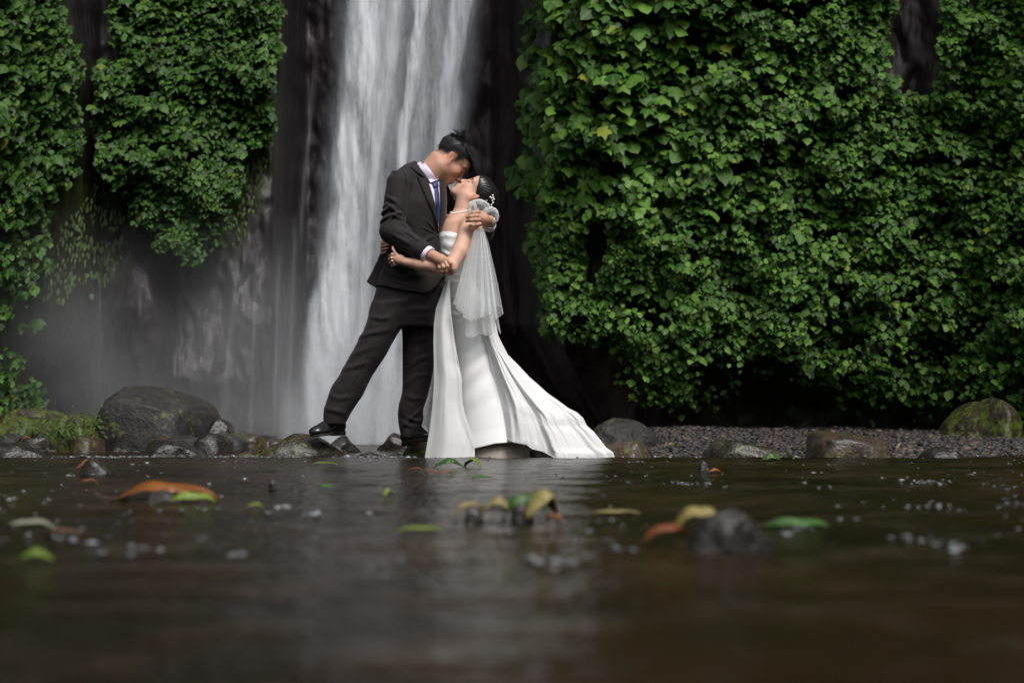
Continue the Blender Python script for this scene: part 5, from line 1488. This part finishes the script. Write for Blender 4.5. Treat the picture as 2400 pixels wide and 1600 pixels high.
dress = None
def build_bodice():
    fd = Field([P(1015, 0)[0], 7.6, P(0, 700)[2]], [P(1125, 0)[0], 8.0, P(0, 535)[2]], 0.0034)
    body = loft([(535, 1029, 1106, .0, .106), (560, 1026, 1103, .0, .112), (580, 1029, 1099, .0, .110), (608, 1032, 1098, .0, .102), (645, 1041, 1106, .01, .096), (668, 1043, 1114, .01, .104), (700, 1045, 1128, .02, .118)], 2.1)
    tx = [P(x, 0)[0] for x in (1024, 1030, 1040, 1056, 1074, 1104)]; tz = [P(0, y)[2] for y in (555, 549, 546.5, 548, 553.5, 560)]
    f0 = body.fn
    fd.add(Prim(body.lo, body.hi, lambda X, Y, Z: np.maximum(f0(X, Y, Z), Z - np.interp(X, tx, tz))), .004)
    ff = fold2d([([(1034, 590), (1048, 600), (1066, 606)], .003, 3), ([(1030, 560), (1045, 556), (1070, 562)], .002, 4), ([(1044, 648), (1065, 647), (1090, 649)], .0028, 1.8), ([(1048, 672), (1070, 665), (1090, 668)], .003, 4), ([(1052, 690), (1075, 692), (1100, 684)], .003, 4), ([(1040, 575), (1055, 582), (1070, 580)], .002, 5)])
    fd.disp(lambda X, Y, Z: ff(X, Y, Z) + .001 * fbm(X * 14, Y * 14, Z * 14, 2))
    V, F = fd.mesh(); V = relax(V, F, 2)
    o = mk('dress_bodice', V, F, M_SATIN, woman); o.matrix_parent_inverse = INV_W
build_bodice()

def build_skirt():
    rows = [(660, 1043, 1112, .01, .10), (700, 1046, 1130, .02, .12), (740, 1049, 1148, .03, .135), (788, 1052, 1166, .04, .15), (831, 1056, 1184, .05, .17), (885, 1060, 1204, .06, .20), (960, 1060, 1232, .07, .24), (1010, 1058, 1246, .08, .27), (1046, 1056, 1254, .08, .29)]
    R = []
    for (py, l, r, dy, b) in rows:
        pl, pr = P(l, py, dy), P(r, py, dy); R.append((py, (pl[0] + pr[0]) / 2, Y0 + dy, (pr[0] - pl[0]) / 2, b, pl[2]))
    R = np.array(R); nv, nu = 150, 200
    pys = np.linspace(660, 1046, nv); U = np.linspace(0, 2 * np.pi, nu, endpoint=False)
    YY, UU = np.meshgrid(pys, U, indexing='ij')
    g = lambda j: np.interp(YY, R[:, 0], R[:, j])
    t = (YY - 660) / 386
    fold = (0.006 * t + .014 * t ** 2) * np.sin(UU * 5 + 1.6 * np.sin(UU * 2) + t)
    m = 1 + fold
    n = 2.1
    X = g(1) + g(3) * m * np.sign(np.cos(UU)) * np.abs(np.cos(UU)) ** (2 / n)
    Yy = g(2) + g(4) * m * np.sign(np.sin(UU)) * np.abs(np.sin(UU)) ** (2 / n)
    Z = g(5)
    # the hem lifts towards the right of its front
    hem = np.interp(1200 + (X / Yy * FPX), [1050, 1115, 1160, 1215, 1260], [1056, 1049, 1038, 1034, 1048])
    Z = Z + S(1046 - hem) * np.clip((t - .72) / .28, 0, 1)
    # diagonal pulls in the satin
    f2 = fold2d([([(1072, 915), (1105, 880), (1145, 840)], .005, 12), ([(1090, 850), (1112, 835), (1150, 805)], .0035, 9), ([(1085, 965), (1115, 930), (1150, 900)], .004, 14), ([(1052, 700), (1080, 703), (1110, 696)], .005, 4), ([(1056, 735), (1075, 742), (1105, 728)], .004, 4)])
    dd = f2(X.ravel(), Yy.ravel(), Z.ravel()).reshape(X.shape)
    Yy = Yy + dd * (np.sin(UU) < 0) * -1 * -1
    V = np.stack([X, Yy, Z], -1).reshape(-1, 3)
    i, j = np.meshgrid(np.arange(nv - 1), np.arange(nu), indexing='ij'); a = (i * nu + j).ravel(); b = (i * nu + (j + 1) % nu).ravel()
    F = np.stack([a, b, b + nu, a + nu], 1)
    o = mk('dress_skirt', V, F, M_SATIN, woman); o.matrix_parent_inverse = INV_W
    md = o.modifiers.new('thickness', 'SOLIDIFY'); md.thickness = .003
    # lining showing under the lifted hem
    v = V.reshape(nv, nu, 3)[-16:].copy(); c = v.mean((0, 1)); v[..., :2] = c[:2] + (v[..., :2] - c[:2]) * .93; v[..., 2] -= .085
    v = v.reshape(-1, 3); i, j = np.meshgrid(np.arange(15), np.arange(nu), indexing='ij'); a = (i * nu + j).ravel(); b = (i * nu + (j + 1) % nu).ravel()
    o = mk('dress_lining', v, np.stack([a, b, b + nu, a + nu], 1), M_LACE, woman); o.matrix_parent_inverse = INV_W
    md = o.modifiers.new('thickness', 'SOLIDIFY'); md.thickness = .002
build_skirt()

def coons(name, Lc, Rc, Tc, Bc, dfn, mat, parent, inv, nu=90, nv=110, thick=.002):
    """Cloth sheet spanning four pixel curves (px, py); dfn(u, v) gives its depth offset."""
    Lp, Rp, Tp, Bp = resample(Lc, nv), resample(Rc, nv), resample(Tc, nu), resample(Bc, nu)
    U, Vv = np.meshgrid(np.linspace(0, 1, nu), np.linspace(0, 1, nv))
    U3, V3 = U[..., None], Vv[..., None]
    G = (1 - U3) * Lp[:, None] + U3 * Rp[:, None] + (1 - V3) * Tp[None] + V3 * Bp[None] - ((1 - U3) * (1 - V3) * Tp[0] + U3 * (1 - V3) * Tp[-1] + (1 - U3) * V3 * Bp[0] + U3 * V3 * Bp[-1])
    dy = dfn(U, Vv)
    Yd = Y0 + dy
    W = np.stack([(G[..., 0] - 1200) / FPX * Yd, Yd, CAM_H + (1000 - G[..., 1]) / FPX * Yd], -1).reshape(-1, 3)
    i, j = np.meshgrid(np.arange(nv - 1), np.arange(nu - 1), indexing='ij'); a = (i * nu + j).ravel()
    o = mk(name, W, np.stack([a, a + nu, a + nu + 1, a + 1], 1), mat, parent); o.matrix_parent_inverse = inv
    if thick: md = o.modifiers.new('thickness', 'SOLIDIFY'); md.thickness = thick; md.offset = 0
    return o

def build_train():
    right = [(1150, 700), (1168, 788), (1178, 808), (1190, 831), (1215, 856), (1241, 884), (1262, 902), (1283, 921), (1310, 940), (1333, 957), (1352, 966), (1367, 980), (1375, 997), (1392, 1012), (1409, 1033), (1420, 1048), (1437, 1060), (1441, 1073)]
    left = [(1120, 700), (1130, 760), (1146, 830), (1152, 900), (1146, 960), (1140, 1016)]
    bot = [(1140, 1016), (1165, 1022), (1200, 1036), (1238, 1044), (1246, 1051), (1272, 1057), (1302, 1074), (1340, 1075), (1390, 1075), (1441, 1073)]
    def front(u, v):
        r = v ** 1.1
        w = u + .05 * np.sin(v * 5 + 1) * np.sin(u * 4)
        f = .034 * np.sin(2 * np.pi * (w * 2.6 + .12 * v)) + .016 * fbm(w * 9, v * 1.3 + 2, 0 * u + 1, 4) + .005 * np.sin(2 * np.pi * (w * 11 + .4 * np.sin(v * 4)))
        f = np.where(f > 0, f * .6, f * 1.2)
        return -.135 - .10 * np.sin(np.pi * np.clip(u * 1.05, 0, 1)) * v + f * (0.15 + r) * np.clip(v * 3, 0, 1) * np.clip((1 - u) * 8, 0.25, 1) + .17 * u ** 2.2 * 0.9 * (0.3 + v)
    coons('dress_train', left, right, [(1120, 700), (1135, 697), (1150, 700)], bot, front, M_ORG2, woman, INV_W, 200, 150, .0015)
    def back(u, v): return .10 + .28 * np.sin(np.pi * u) * v + .03 * np.sin(u * 26) * v - .06 * u
    coons('dress_train', left, right, [(1120, 700), (1135, 697), (1150, 700)], [(1140, 1040), (1200, 1062), (1300, 1073), (1390, 1074), (1441, 1073)], back, M_SATIN, woman, INV_W, 120, 90, .002)
    # left sheer panel falling in front of his far leg
    def pan(u, v): return -.17 - .03 * v + .012 * np.sin(2 * np.pi * (u * 1.3 + .25 * v)) * (.3 + v) + .010 * fbm(u * 3 + v * .6, v * 1.5, 0 * u + 5, 3) * v - .05 * np.sin(np.pi * u) * (.4 + .6 * v)
    coons('dress_panel', [(1047, 655), (1034, 690), (1022, 722), (1017, 760), (1016, 800), (1017, 850), (1017, 900), (1013, 957), (1006, 1010), (995, 1075)],
          [(1054, 655), (1055, 700), (1058, 740), (1060, 775), (1068, 817), (1071, 850), (1082, 884), (1083, 941), (1089, 971), (1103, 1010), (1112, 1040), (1113, 1075)],
          [(1047, 655), (1054, 655)], [(995, 1075), (1040, 1076), (1080, 1075), (1113, 1075)], pan, M_ORG2, woman, INV_W, 80, 120, .0018)
    # a narrow sheer edge blown behind the panel
    coons('dress_panel', [(1020, 830), (1012, 885), (1004, 925), (991, 962), (993, 980), (988, 998), (1002, 1012)], [(1030, 830), (1030, 885), (1030, 925), (1026, 962), (1022, 980), (1022, 998), (1018, 1014)],
          [(1020, 830), (1030, 830)], [(1002, 1012), (1018, 1014)], lambda u, v: -.12 + .01 * np.sin(u * 9 + v * 5), M_TULLE, woman, INV_W, 20, 50, 0)
    # folded edge of the panel: a rolled hem
    for pts, dy in (([(1057, 736, -.20), (1063, 790, -.205), (1070, 830, -.21), (1080, 880, -.215), (1083, 941, -.22), (1089, 971, -.22), (1103, 1010, -.22), (1113, 1045, -.22)], 0),
                    ([(1140, 1016, -.14), (1165, 1022, -.165), (1200, 1036, -.19), (1238, 1044, -.21), (1246, 1051, -.21), (1272, 1057, -.215), (1300, 1072, -.21)], 0)):
        q = resample(pts, 40); v, f = tube([P(*r) for r in q], .0022, 6)
        o = mk('hem_edge', v, f, M_SATIN, woman); o.matrix_parent_inverse = INV_W
M_ORG2 = m_satin('white_chiffon', (0.83, 0.83, 0.83), 0.55, 0.28, 0.86, 0.4)
build_train()

def build_veil():
    root = None
    def sheet(left, right, top, bot, d0, amp, k, ph, mat=M_TULLE, nm='veil', parent=woman, inv=INV_W, nu=120, nv=90):
        def dfn(u, v): return d0 - .03 * v + amp * (0.15 + v) * (np.abs((((u + .10 * np.sin(u * 7 + ph * 9)) * k + ph) % 1) * 2 - 1) - .5) * 1.1 + amp * .5 * fbm(u * k * 1.4, v * 1.2, 0 * u + ph * 7, 2) * v
        return coons(nm, left, right, top, bot, dfn, mat, parent, inv, nu, nv, 0)
    v1 = sheet([(1112, 536), (1105, 560), (1095, 592), (1080, 645), (1070, 685), (1062, 711)], [(1134, 536), (1144, 565), (1153, 604), (1160, 635), (1168, 672), (1180, 735)],
          [(1112, 536), (1123, 534), (1134, 536)], [(1062, 711), (1070, 716), (1068, 722), (1084, 733), (1085, 744), (1098, 748), (1100, 752), (1120, 748), (1140, 738), (1155, 736), (1163, 748), (1172, 742), (1180, 735)], -.215, .026, 5.0, .1)
    sheet([(1113, 538), (1108, 560), (1100, 600), (1094, 680), (1090, 786)], [(1133, 538), (1142, 580), (1152, 640), (1160, 700), (1174, 784)],
          [(1113, 538), (1133, 538)], [(1090, 786), (1098, 791), (1112, 789), (1120, 783), (1134, 784), (1146, 787), (1158, 779), (1162, 750), (1167, 770), (1174, 784)], -.18, .026, 3.6, .4, parent=v1, inv=Matrix.Identity(4))
    sheet([(1111, 536), (1098, 575), (1082, 640), (1068, 700)], [(1134, 536), (1148, 590), (1158, 640), (1172, 715)], [(1111, 536), (1134, 536)], [(1068, 700), (1090, 728), (1120, 736), (1150, 726), (1172, 715)], -.155, .026, 5, .7, parent=v1, inv=Matrix.Identity(4))
    # gathered puff between the comb and his hand: three crumpled lobes
    U, Vv = np.meshgrid(np.linspace(0, 2 * np.pi, 72, endpoint=False), np.linspace(0.02, np.pi - .02, 40), indexing='ij')
    for (cx, cy, rx, ry, dy, ry3, seed, rot) in ((1122, 487, 25, 19, -.105, .060, 1.0, .15), (1150, 505, 20, 20, -.07, .055, 4.0, -.9), (1108, 497, 12, 24, -.09, .04, 7.0, 0.1)):
        c = P(cx, cy, dy); nx = np.cos(U) * np.sin(Vv); ny = np.sin(U) * np.sin(Vv); nz = np.cos(Vv)
        q = 1 + .10 * fbm(nx * 1.6 + seed, ny * 1.6, nz * 1.6, 2) - .09 * np.abs(vnoise(nx * 2.6 + seed, ny * 2.6, nz * 2.6)) ** .6 + .04
        a, b2 = S(rx) * nx * q, S(ry) * nz * q
        X = c[0] + a * math.cos(rot) - b2 * math.sin(rot); Z = c[2] + a * math.sin(rot) + b2 * math.cos(rot); Yy = c[1] + ry3 * ny * q
        nu, nv = U.shape; i, j = np.meshgrid(np.arange(nu), np.arange(nv - 1), indexing='ij'); A = i * nv + j; B = ((i + 1) % nu) * nv + j
        mk('veil_gather', np.stack([X, Yy, Z], -1).reshape(-1, 3), np.stack([A, A + 1, B + 1, B], -1).reshape(-1, 4), M_TULLE2, v1)
    # seed pearls sewn to the veil
    bv = bvh_of(v1); V0, F0 = ICO1
    me = None
    for (x, y) in ((1107, 565), (1122, 563), (1113.6, 601), (1131.9, 603), (1089, 633), (1154, 642), (1072, 678), (1101, 702), (1157, 699), (1096, 709), (1087, 741), (1132, 735), (1110, 742), (1158, 745), (1167, 667), (1171, 718), (1125, 661), (1145, 620)):
        p, _ = on_surface(bv, x, y, .003)
        if me is None:
            o = mk('pearl', V0 * .0031, F0, M_PEARL, v1); me = o.data
        else:
            o = bpy.data.objects.new('pearl', me); COL.objects.link(o); o.parent = v1
        o.location = Vector(p)
    for (x, y, dy) in ((1130, 474, -.165), (1122, 489, -.17), (1141, 470, -.14), (1153, 492, -.14), (1112, 480, -.15)):
        o = bpy.data.objects.new('pearl', me); COL.objects.link(o); o.parent = v1; o.location = Vector(P(x, y, dy))
build_veil()

def build_jewels():
    # necklace: pearls following the base of the neck
    root = bpy.data.objects.new('necklace', None); COL.objects.link(root); root.parent = woman
    root.matrix_parent_inverse = INV_W
    c = P(1079.5, 495, .02); a = unit((1, 0, .17)); b2 = unit((0, -1, -.25)); R1, R2 = .0555, .066
    V0, F0 = ICO2; me = None
    for k in range(46):
        w = 2 * math.pi * k / 46; p = c + a * R1 * math.cos(w) + b2 * R2 * math.sin(w)
        if me is None: o = mk('pearl', V0 * .0046, F0, M_PEARL, root); me = o.data
        else: o = bpy.data.objects.new('pearl', me); COL.objects.link(o); o.parent = root
        o.location = Vector(p)
    # hair comb with little pearls
    v, f = tube([P(1153, 456, -.07), P(1155, 466, -.075), P(1154, 478, -.075), P(1150, 487, -.07)], .0018, 6)
    hp = mk('hair_comb', v, f, M_SILVER, woman); hp.matrix_parent_inverse = INV_W
    for (x, y) in ((1149, 462), (1152, 464), (1155, 458), (1156, 463), (1154, 470), (1156, 475), (1152, 480), (1150, 486), (1158, 467)):
        o = bpy.data.objects.new('pearl', me); COL.objects.link(o); o.parent = hp; o.location = Vector(P(x, y, -.08))
    r = ring_mesh('ring', P(918.5, 612, -.221), unit((1, .2, -.15)), .0082, .0013, M_SILVER, woman, INV_W)
    o = mk('gem', ICO1[0] * .0035 + P(918, 610.5, -.233), F0 := ICO1[1], m_simple('ring_gem', (.9, .92, .95), .05, 1.0), r)
build_jewels()
for o in list(man.children) + list(woman.children): pass
print('people', time.time() - T0)
# ------------------------------------------------------------------ leaves, stones and foam lying in the stream
def surf(px, py):
    """Point of the calm foreground water shown at px, py."""
    Y = FPX * CAM_H / (py - 1000.0)
    return Y, at(px, py, Y)

def m_fallen(name, c0, c1, rough=0.4):
    t = NT(name); v = t.coord((1, 1, 1)); n = t.noise(v, 22, 5, .65)
    u = t.n('ShaderNodeUVMap'); sp = t.n('ShaderNodeSeparateXYZ'); t.l(u.outputs[0], sp.inputs[0])
    vein = t.math('POWER', t.math('ABSOLUTE', t.math('SINE', t.math('ADD', t.math('MULTIPLY', sp.outputs[1], 26), t.math('MULTIPLY', t.math('ABSOLUTE', sp.outputs[0]), 18)))), 8)
    c = t.mix(t.ramp(n, [(.35, (0,)), (.65, (1,))]), c0, c1)
    c = t.mix(t.ramp(t.noise(v, 55, 4, .7), [(.58, (0,)), (.68, (.8,))]), c, tuple(x * .25 for x in c0))
    c = t.mix(t.math('MULTIPLY', vein, .3), c, tuple(min(1, x * 1.7) for x in c1))
    p = t.bsdf(c, rough, .5, t.bump(t.math('ADD', n, vein), .4, .002))
    tr = t.n('ShaderNodeBsdfTranslucent'); t.l(c, tr.inputs['Color']); mx = t.n('ShaderNodeMixShader'); mx.inputs[0].default_value = .2
    t.l(p.outputs[0], mx.inputs[1]); t.l(tr.outputs[0], mx.inputs[2]); return t.done(mx)
MF = {'orange': m_fallen('orange_leaf', (0.11, 0.03025, 0.0044), (0.231, 0.0825, 0.00825)), 'brown': m_fallen('brown_leaf', (0.0385, 0.0165, 0.0066), (0.088, 0.04125, 0.0165)),
      'green': m_fallen('green_leaf', (0.0165, 0.055, 0.0044), (0.033, 0.11, 0.00825)), 'lime': m_fallen('lime_leaf', (0.088, 0.143, 0.0066), (0.165, 0.231, 0.0165)),
      'yellow': m_fallen('yellow_leaf', (0.176, 0.132, 0.0275), (0.275, 0.231, 0.077)), 'pale': m_fallen('pale_leaf', (0.165, 0.176, 0.11), (0.242, 0.242, 0.176)), 'rust': m_fallen('rust_leaf', (0.121, 0.0275, 0.00825), (0.209, 0.055, 0.011))}

def fallen_leaf(px, py, w, h, kind, label, rot=0.0, curl=0.5, narrow=.5, name='fallen_leaf', group='leaves lying in the stream', dz=0.0):
    """A curled leaf w pixels long and h pixels high resting on the water at px, py (its lowest line)."""
    Y, c = surf(px, py); L = w / FPX * Y; H = 1.0 * h / FPX * Y
    nu, nv = 15, 27; U, Vv = np.meshgrid(np.linspace(-1, 1, nu), np.linspace(0, 1, nv), indexing='xy')
    wid = narrow * np.sin(np.pi * np.clip(Vv, .001, 1) ** .8) ** .75 * (1 - .15 * Vv) * (1 + .05 * np.sin(Vv * 40))
    wid = wid * (1 + .16 * vnoise(Vv * 13 + px, np.sign(U) * 3.3, 0 * U + 1) * (np.abs(U) > .6) + .05 * vnoise(Vv * 31, np.sign(U) * 5.0, 0 * U + py))
    x = (Vv - .5) * L; y = U * wid * L * .5
    arch = H * (np.sin(np.pi * Vv) ** .8) * (1 + .12 * np.sin(Vv * 9 + px))
    z = arch * (1 - curl * U * U) + .10 * L * wid * np.abs(U) * np.sin(px) + .012 * L * np.sin(6 * U + 9 * Vv) + dz
    cr, sr = math.cos(rot), math.sin(rot)
    X = x * cr - y * sr; Yy = x * sr + y * cr
    V = np.stack([c[0] + X, Y + Yy, .002 + z], -1).reshape(-1, 3)
    i, j = np.meshgrid(np.arange(nv - 1), np.arange(nu - 1), indexing='ij'); a = (i * nu + j).ravel()
    uv = np.stack([U, Vv], -1).reshape(-1, 2)
    o = mk(name, V, np.stack([a, a + nu, a + nu + 1, a + 1], 1), MF[kind], None, True, None, uv)
    md = o.modifiers.new('thickness', 'SOLIDIFY'); md.thickness = .0012
    tag(o, label, 'leaf', group)
    # the leaf's stalk
    b = np.array([c[0] - .5 * L * cr, Y - .5 * L * sr, .004 + dz]); d = np.array([-cr, -sr, 0])
    v, f = tube([b - d * .03 * L, b + d * .10 * L + [0, 0, .01 * L], b + d * .22 * L + [0, 0, .05 * L]], [L * .010, L * .008, L * .006], 5)
    mk('stalk', v, f, MF['brown'], o)
    return o
fallen_leaf(395, 1172, 235, 44, 'orange', 'big arched orange brown leaf left of centre in the stream', .1, .25, .55)
fallen_leaf(452, 1178, 108, 26, 'lime', 'yellow green leaf resting against the big arched orange leaf', .15, .6, .5)
fallen_leaf(208, 1138, 46, 16, 'orange', 'small orange leaf behind the big arched orange leaf, near the black stone', .2, .3)
fallen_leaf(212, 1110, 70, 24, 'rust', 'rust leaf draped over the small black stone at left', .5, .3, .35, dz=.012)
fallen_leaf(1052, 1097, 72, 22, 'green', 'dark green leaf at the hem of the dress', .2, .5, .6)
fallen_leaf(1108, 1096, 46, 20, 'lime', 'fresh green curled leaf right of the dark green leaf by the hem', -.5, .2, .7)
fallen_leaf(975, 1101, 30, 5, 'rust', 'tiny rust leaf left of the green leaves by the hem', .2)
fallen_leaf(1012, 1110, 34, 8, 'rust', 'rust coloured leaf just below the dark green leaf by the hem', -.3)
fallen_leaf(1045, 1112, 40, 7, 'orange', 'flat orange leaf below the green leaves by the hem', .4)
fallen_leaf(1130, 1122, 50, 9, 'green', 'thin green leaf below and right of the leaves by the hem', .2)
fallen_leaf(1100, 1212, 75, 38, 'yellow', 'arched yellow leaf at the left end of the middle leaf heap', .35, .3, .4)
fallen_leaf(1165, 1214, 90, 44, 'yellow', 'pale yellow leaf in the middle of the leaf heap', -.2, .35, .5)
fallen_leaf(1232, 1214, 110, 62, 'green', 'deep green leaf standing on top of the middle leaf heap', .15, .5, .6)
fallen_leaf(1272, 1218, 95, 64, 'yellow', 'large yellow leaf at the right end of the middle leaf heap', .7, .3, .7)
fallen_leaf(1300, 1225, 50, 22, 'orange', 'small orange leaf at the right foot of the middle leaf heap', -.6, .3)
fallen_leaf(1445, 1205, 110, 8, 'yellow', 'long thin yellow leaf floating between the leaf heap and the big stone', .1, .3, .25)
fallen_leaf(1640, 1245, 130, 62, 'yellow', 'golden leaf leaning behind the big dark stone', .25, .35, .6)
fallen_leaf(1565, 1272, 120, 44, 'rust', 'rust leaf lying left of the big dark stone', .35, .3, .5)
fallen_leaf(1865, 1236, 160, 22, 'green', 'bright green leaf floating right of the big dark stone', .05, .5, .45)
fallen_leaf(1808, 1080, 50, 18, 'green', 'crumpled green leaf before the long low rock', .2, .6, .6)
fallen_leaf(1862, 1078, 20, 10, 'green', 'tiny green leaf right of the crumpled green leaf', 1.0, .6, .4)
fallen_leaf(85, 1316, 80, 26, 'lime', 'lime green leaf near the left edge in the nearest water', .1, .5, .5)
fallen_leaf(70, 1246, 130, 26, 'pale', 'pale grey green leaf at the left edge above the lime leaf', .1, .3, .5)
fallen_leaf(150, 1256, 90, 18, 'brown', 'brown leaf touching the pale leaf at the left edge', -.1, .3, .4)
fallen_leaf(598, 1193, 40, 14, 'lime', 'small lime leaf between the big orange leaf and the centre', .2)
fallen_leaf(765, 1143, 44, 8, 'green', 'small flat green leaf left of the centre', .1)
fallen_leaf(910, 1165, 34, 20, 'lime', 'small upright yellow green leaf left of the middle leaf heap', .9, .3)
fallen_leaf(985, 1245, 110, 10, 'lime', 'narrow yellow green leaf below and left of the middle leaf heap', .05, .3, .22)
fallen_leaf(760, 1089, 60, 6, 'lime', 'slender yellow green stem leaf by the rock under the shoe', .1, .2, .14)
fallen_leaf(1675, 1108, 36, 10, 'rust', 'small reddish leaf right of the little black stone', .3)
fallen_leaf(62, 1056, 26, 16, 'orange', 'curled orange leaf lying on the black rock at the left edge', .6, .2, dz=.055)
fallen_leaf(1572, 1058, 40, 8, 'yellow', 'dry straw coloured leaf on the gravel right of the train', .5, .2, .2, dz=.03)
fallen_leaf(2108, 1062, 26, 12, 'yellow', 'dry straw coloured leaf between the tall brown rock and the small black rock', .7, .2, .3, dz=.025)

def near_stone(px, py, w, h, mat, label, seed, group=None):
    Y, c = surf(px, py); a = w / 2
    return rock([(px - a, py), (px - .8 * a, py - .7 * h), (px - .45 * a, py - .97 * h), (px - .1 * a, py - h), (px + .25 * a, py - .85 * h), (px + .6 * a, py - .45 * h), (px + .88 * a, py - .18 * h), (px + a, py)], py + .3 * h, Y, w / FPX * Y * .33, mat, label, seed, name='river_stone', category='stone', group=group, ang=.85, sub=24, rough=.035, cuts=6)
near_stone(1716, 1288, 230, 100, M_WET, 'big dark blurred stone breaking the surface at right in the near water', 41)
near_stone(225, 1112, 90, 40, M_WET, 'small jagged black stone at left behind the orange leaves', 42)
near_stone(1650, 1108, 36, 30, M_WET, 'little black stone right of centre with foam round it', 43)
near_stone(1225, 1216, 60, 40, M_WET, 'black stone under the middle leaf heap', 44)
near_stone(1110, 1214, 44, 18, M_WET, 'small black stone under the left end of the leaf heap', 45)
near_stone(385, 1176, 90, 30, M_BOULD, 'grey stone under the arched orange leaf', 46)
near_stone(640, 1148, 22, 6, M_WET, 'small dark stone just breaking the surface left of centre', 47)

def build_foam():
    """Foam flecks, bubbles and glints of broken water scattered over the stream."""
    r = np.random.default_rng(21); P_, R_ = [], []
    def cluster(px, py, spx, spy, n, size):
        for _ in range(n):
            x = px + r.normal(0, spx); y = py + r.normal(0, spy)
            if y < 1077: continue
            Y, c = surf(x, y); P_.append((c[0], Y)); R_.append(size * .78 * r.lognormal(0, .35) / FPX * Y)
    for (px, py, sx, sy, n, s) in ((2170, 1130, 34, 3, 26, 6), (1640, 1133, 22, 2, 10, 6), (1600, 1133, 14, 2, 8, 6), (1885, 1112, 30, 8, 8, 5), (2050, 1245, 26, 8, 10, 9), (2150, 1262, 30, 9, 12, 10), (2260, 1280, 40, 8, 12, 10),
                                   (2210, 1190, 40, 6, 10, 8), (2380, 1180, 30, 8, 8, 8), (1860, 1235, 18, 4, 6, 9), (660, 1190, 20, 4, 8, 8), (722, 1200, 18, 4, 8, 8), (320, 1290, 40, 6, 10, 10), (120, 1262, 50, 6, 10, 9),
                                   (240, 1290, 10, 6, 4, 9), (560, 1300, 12, 6, 4, 10), (20, 1170, 12, 6, 6, 8), (1500, 1082, 30, 2, 8, 4), (330, 1090, 16, 2, 8, 4), (550, 1080, 22, 2, 8, 4), (1230, 1320, 60, 10, 12, 12), (1330, 1310, 24, 8, 6, 10),
                                   (870, 1330, 60, 12, 8, 12), (1440, 1290, 30, 8, 5, 9), (200, 1158, 22, 4, 6, 6), (170, 1113, 12, 2, 6, 5), (285, 1112, 12, 2, 6, 5), (1850, 1250, 20, 6, 6, 8)):
        cluster(px, py, sx, sy, n, s)
    for _ in range(330):
        y = 1078 + 190 * r.random() ** 1.5; x = r.uniform(-50, 2450)
        cluster(x, y, 3, 1, r.integers(1, 3), 2.6 + 3.0 * (y - 1070) / 150)
    V0, F0 = ICO1; n = len(P_); m = len(V0); P2 = np.array(P_); R2 = np.array(R_)
    S3 = np.stack([R2 * r.uniform(.7, 1.6, n), R2 * r.uniform(.7, 1.4, n), R2 * r.uniform(.25, .55, n)], 1)
    W = V0[None] * S3[:, None] * (1 + r.normal(0, .16, (n, m, 1)))
    W[..., 0] += P2[:, None, 0]; W[..., 1] += P2[:, None, 1]; W[..., 2] += .001
    t = NT('foam_bubbles'); g = t.n('ShaderNodeNewGeometry')
    c = t.ramp(g.outputs['Random Per Island'], [(0, (.035, .038, .038)), (.7, (.09, .10, .105)), (1, (.28, .30, .32))])
    mat = t.done(t.bsdf(c, .18, .8))
    o = mk('foam', W.reshape(-1, 3), (F0[None] + (np.arange(n) * m)[:, None, None]).reshape(-1, 3), mat, None, True, kind='stuff')
    tag(o, 'white foam flecks and bubbles drifting on the dark stream', 'foam')
    # sparkling riffle where the water runs between the rocks
    P_.clear(); R_.clear(); Vs = []
    n = 900; px = np.concatenate([r.normal(240, 60, 260), r.normal(560, 45, 220), r.normal(880, 60, 220), r.uniform(0, 2400, 200)]); Y = r.uniform(7.35, 7.9, n); x = (px - 1200) / FPX * Y
    z = water_z(x, Y) + .006
    rr = r.lognormal(math.log(.0032), .45, n)
    S3 = np.stack([rr * r.uniform(.8, 2.4, n), rr, rr * r.uniform(.5, 1.3, n)], 1)
    W = V0[None] * S3[:, None] * (1 + r.normal(0, .15, (n, m, 1)))
    W[..., 0] += x[:, None]; W[..., 1] += Y[:, None]; W[..., 2] += np.maximum(z, -.012 + .012 * r.random(n))[:, None]
    o = mk('foam', W.reshape(-1, 3), (F0[None] + (np.arange(n) * m)[:, None, None]).reshape(-1, 3), mat, None, True, kind='stuff')
    tag(o, 'sparkling broken water between the rocks along the lip of the stream', 'foam')
build_foam()
print('all', time.time() - T0)
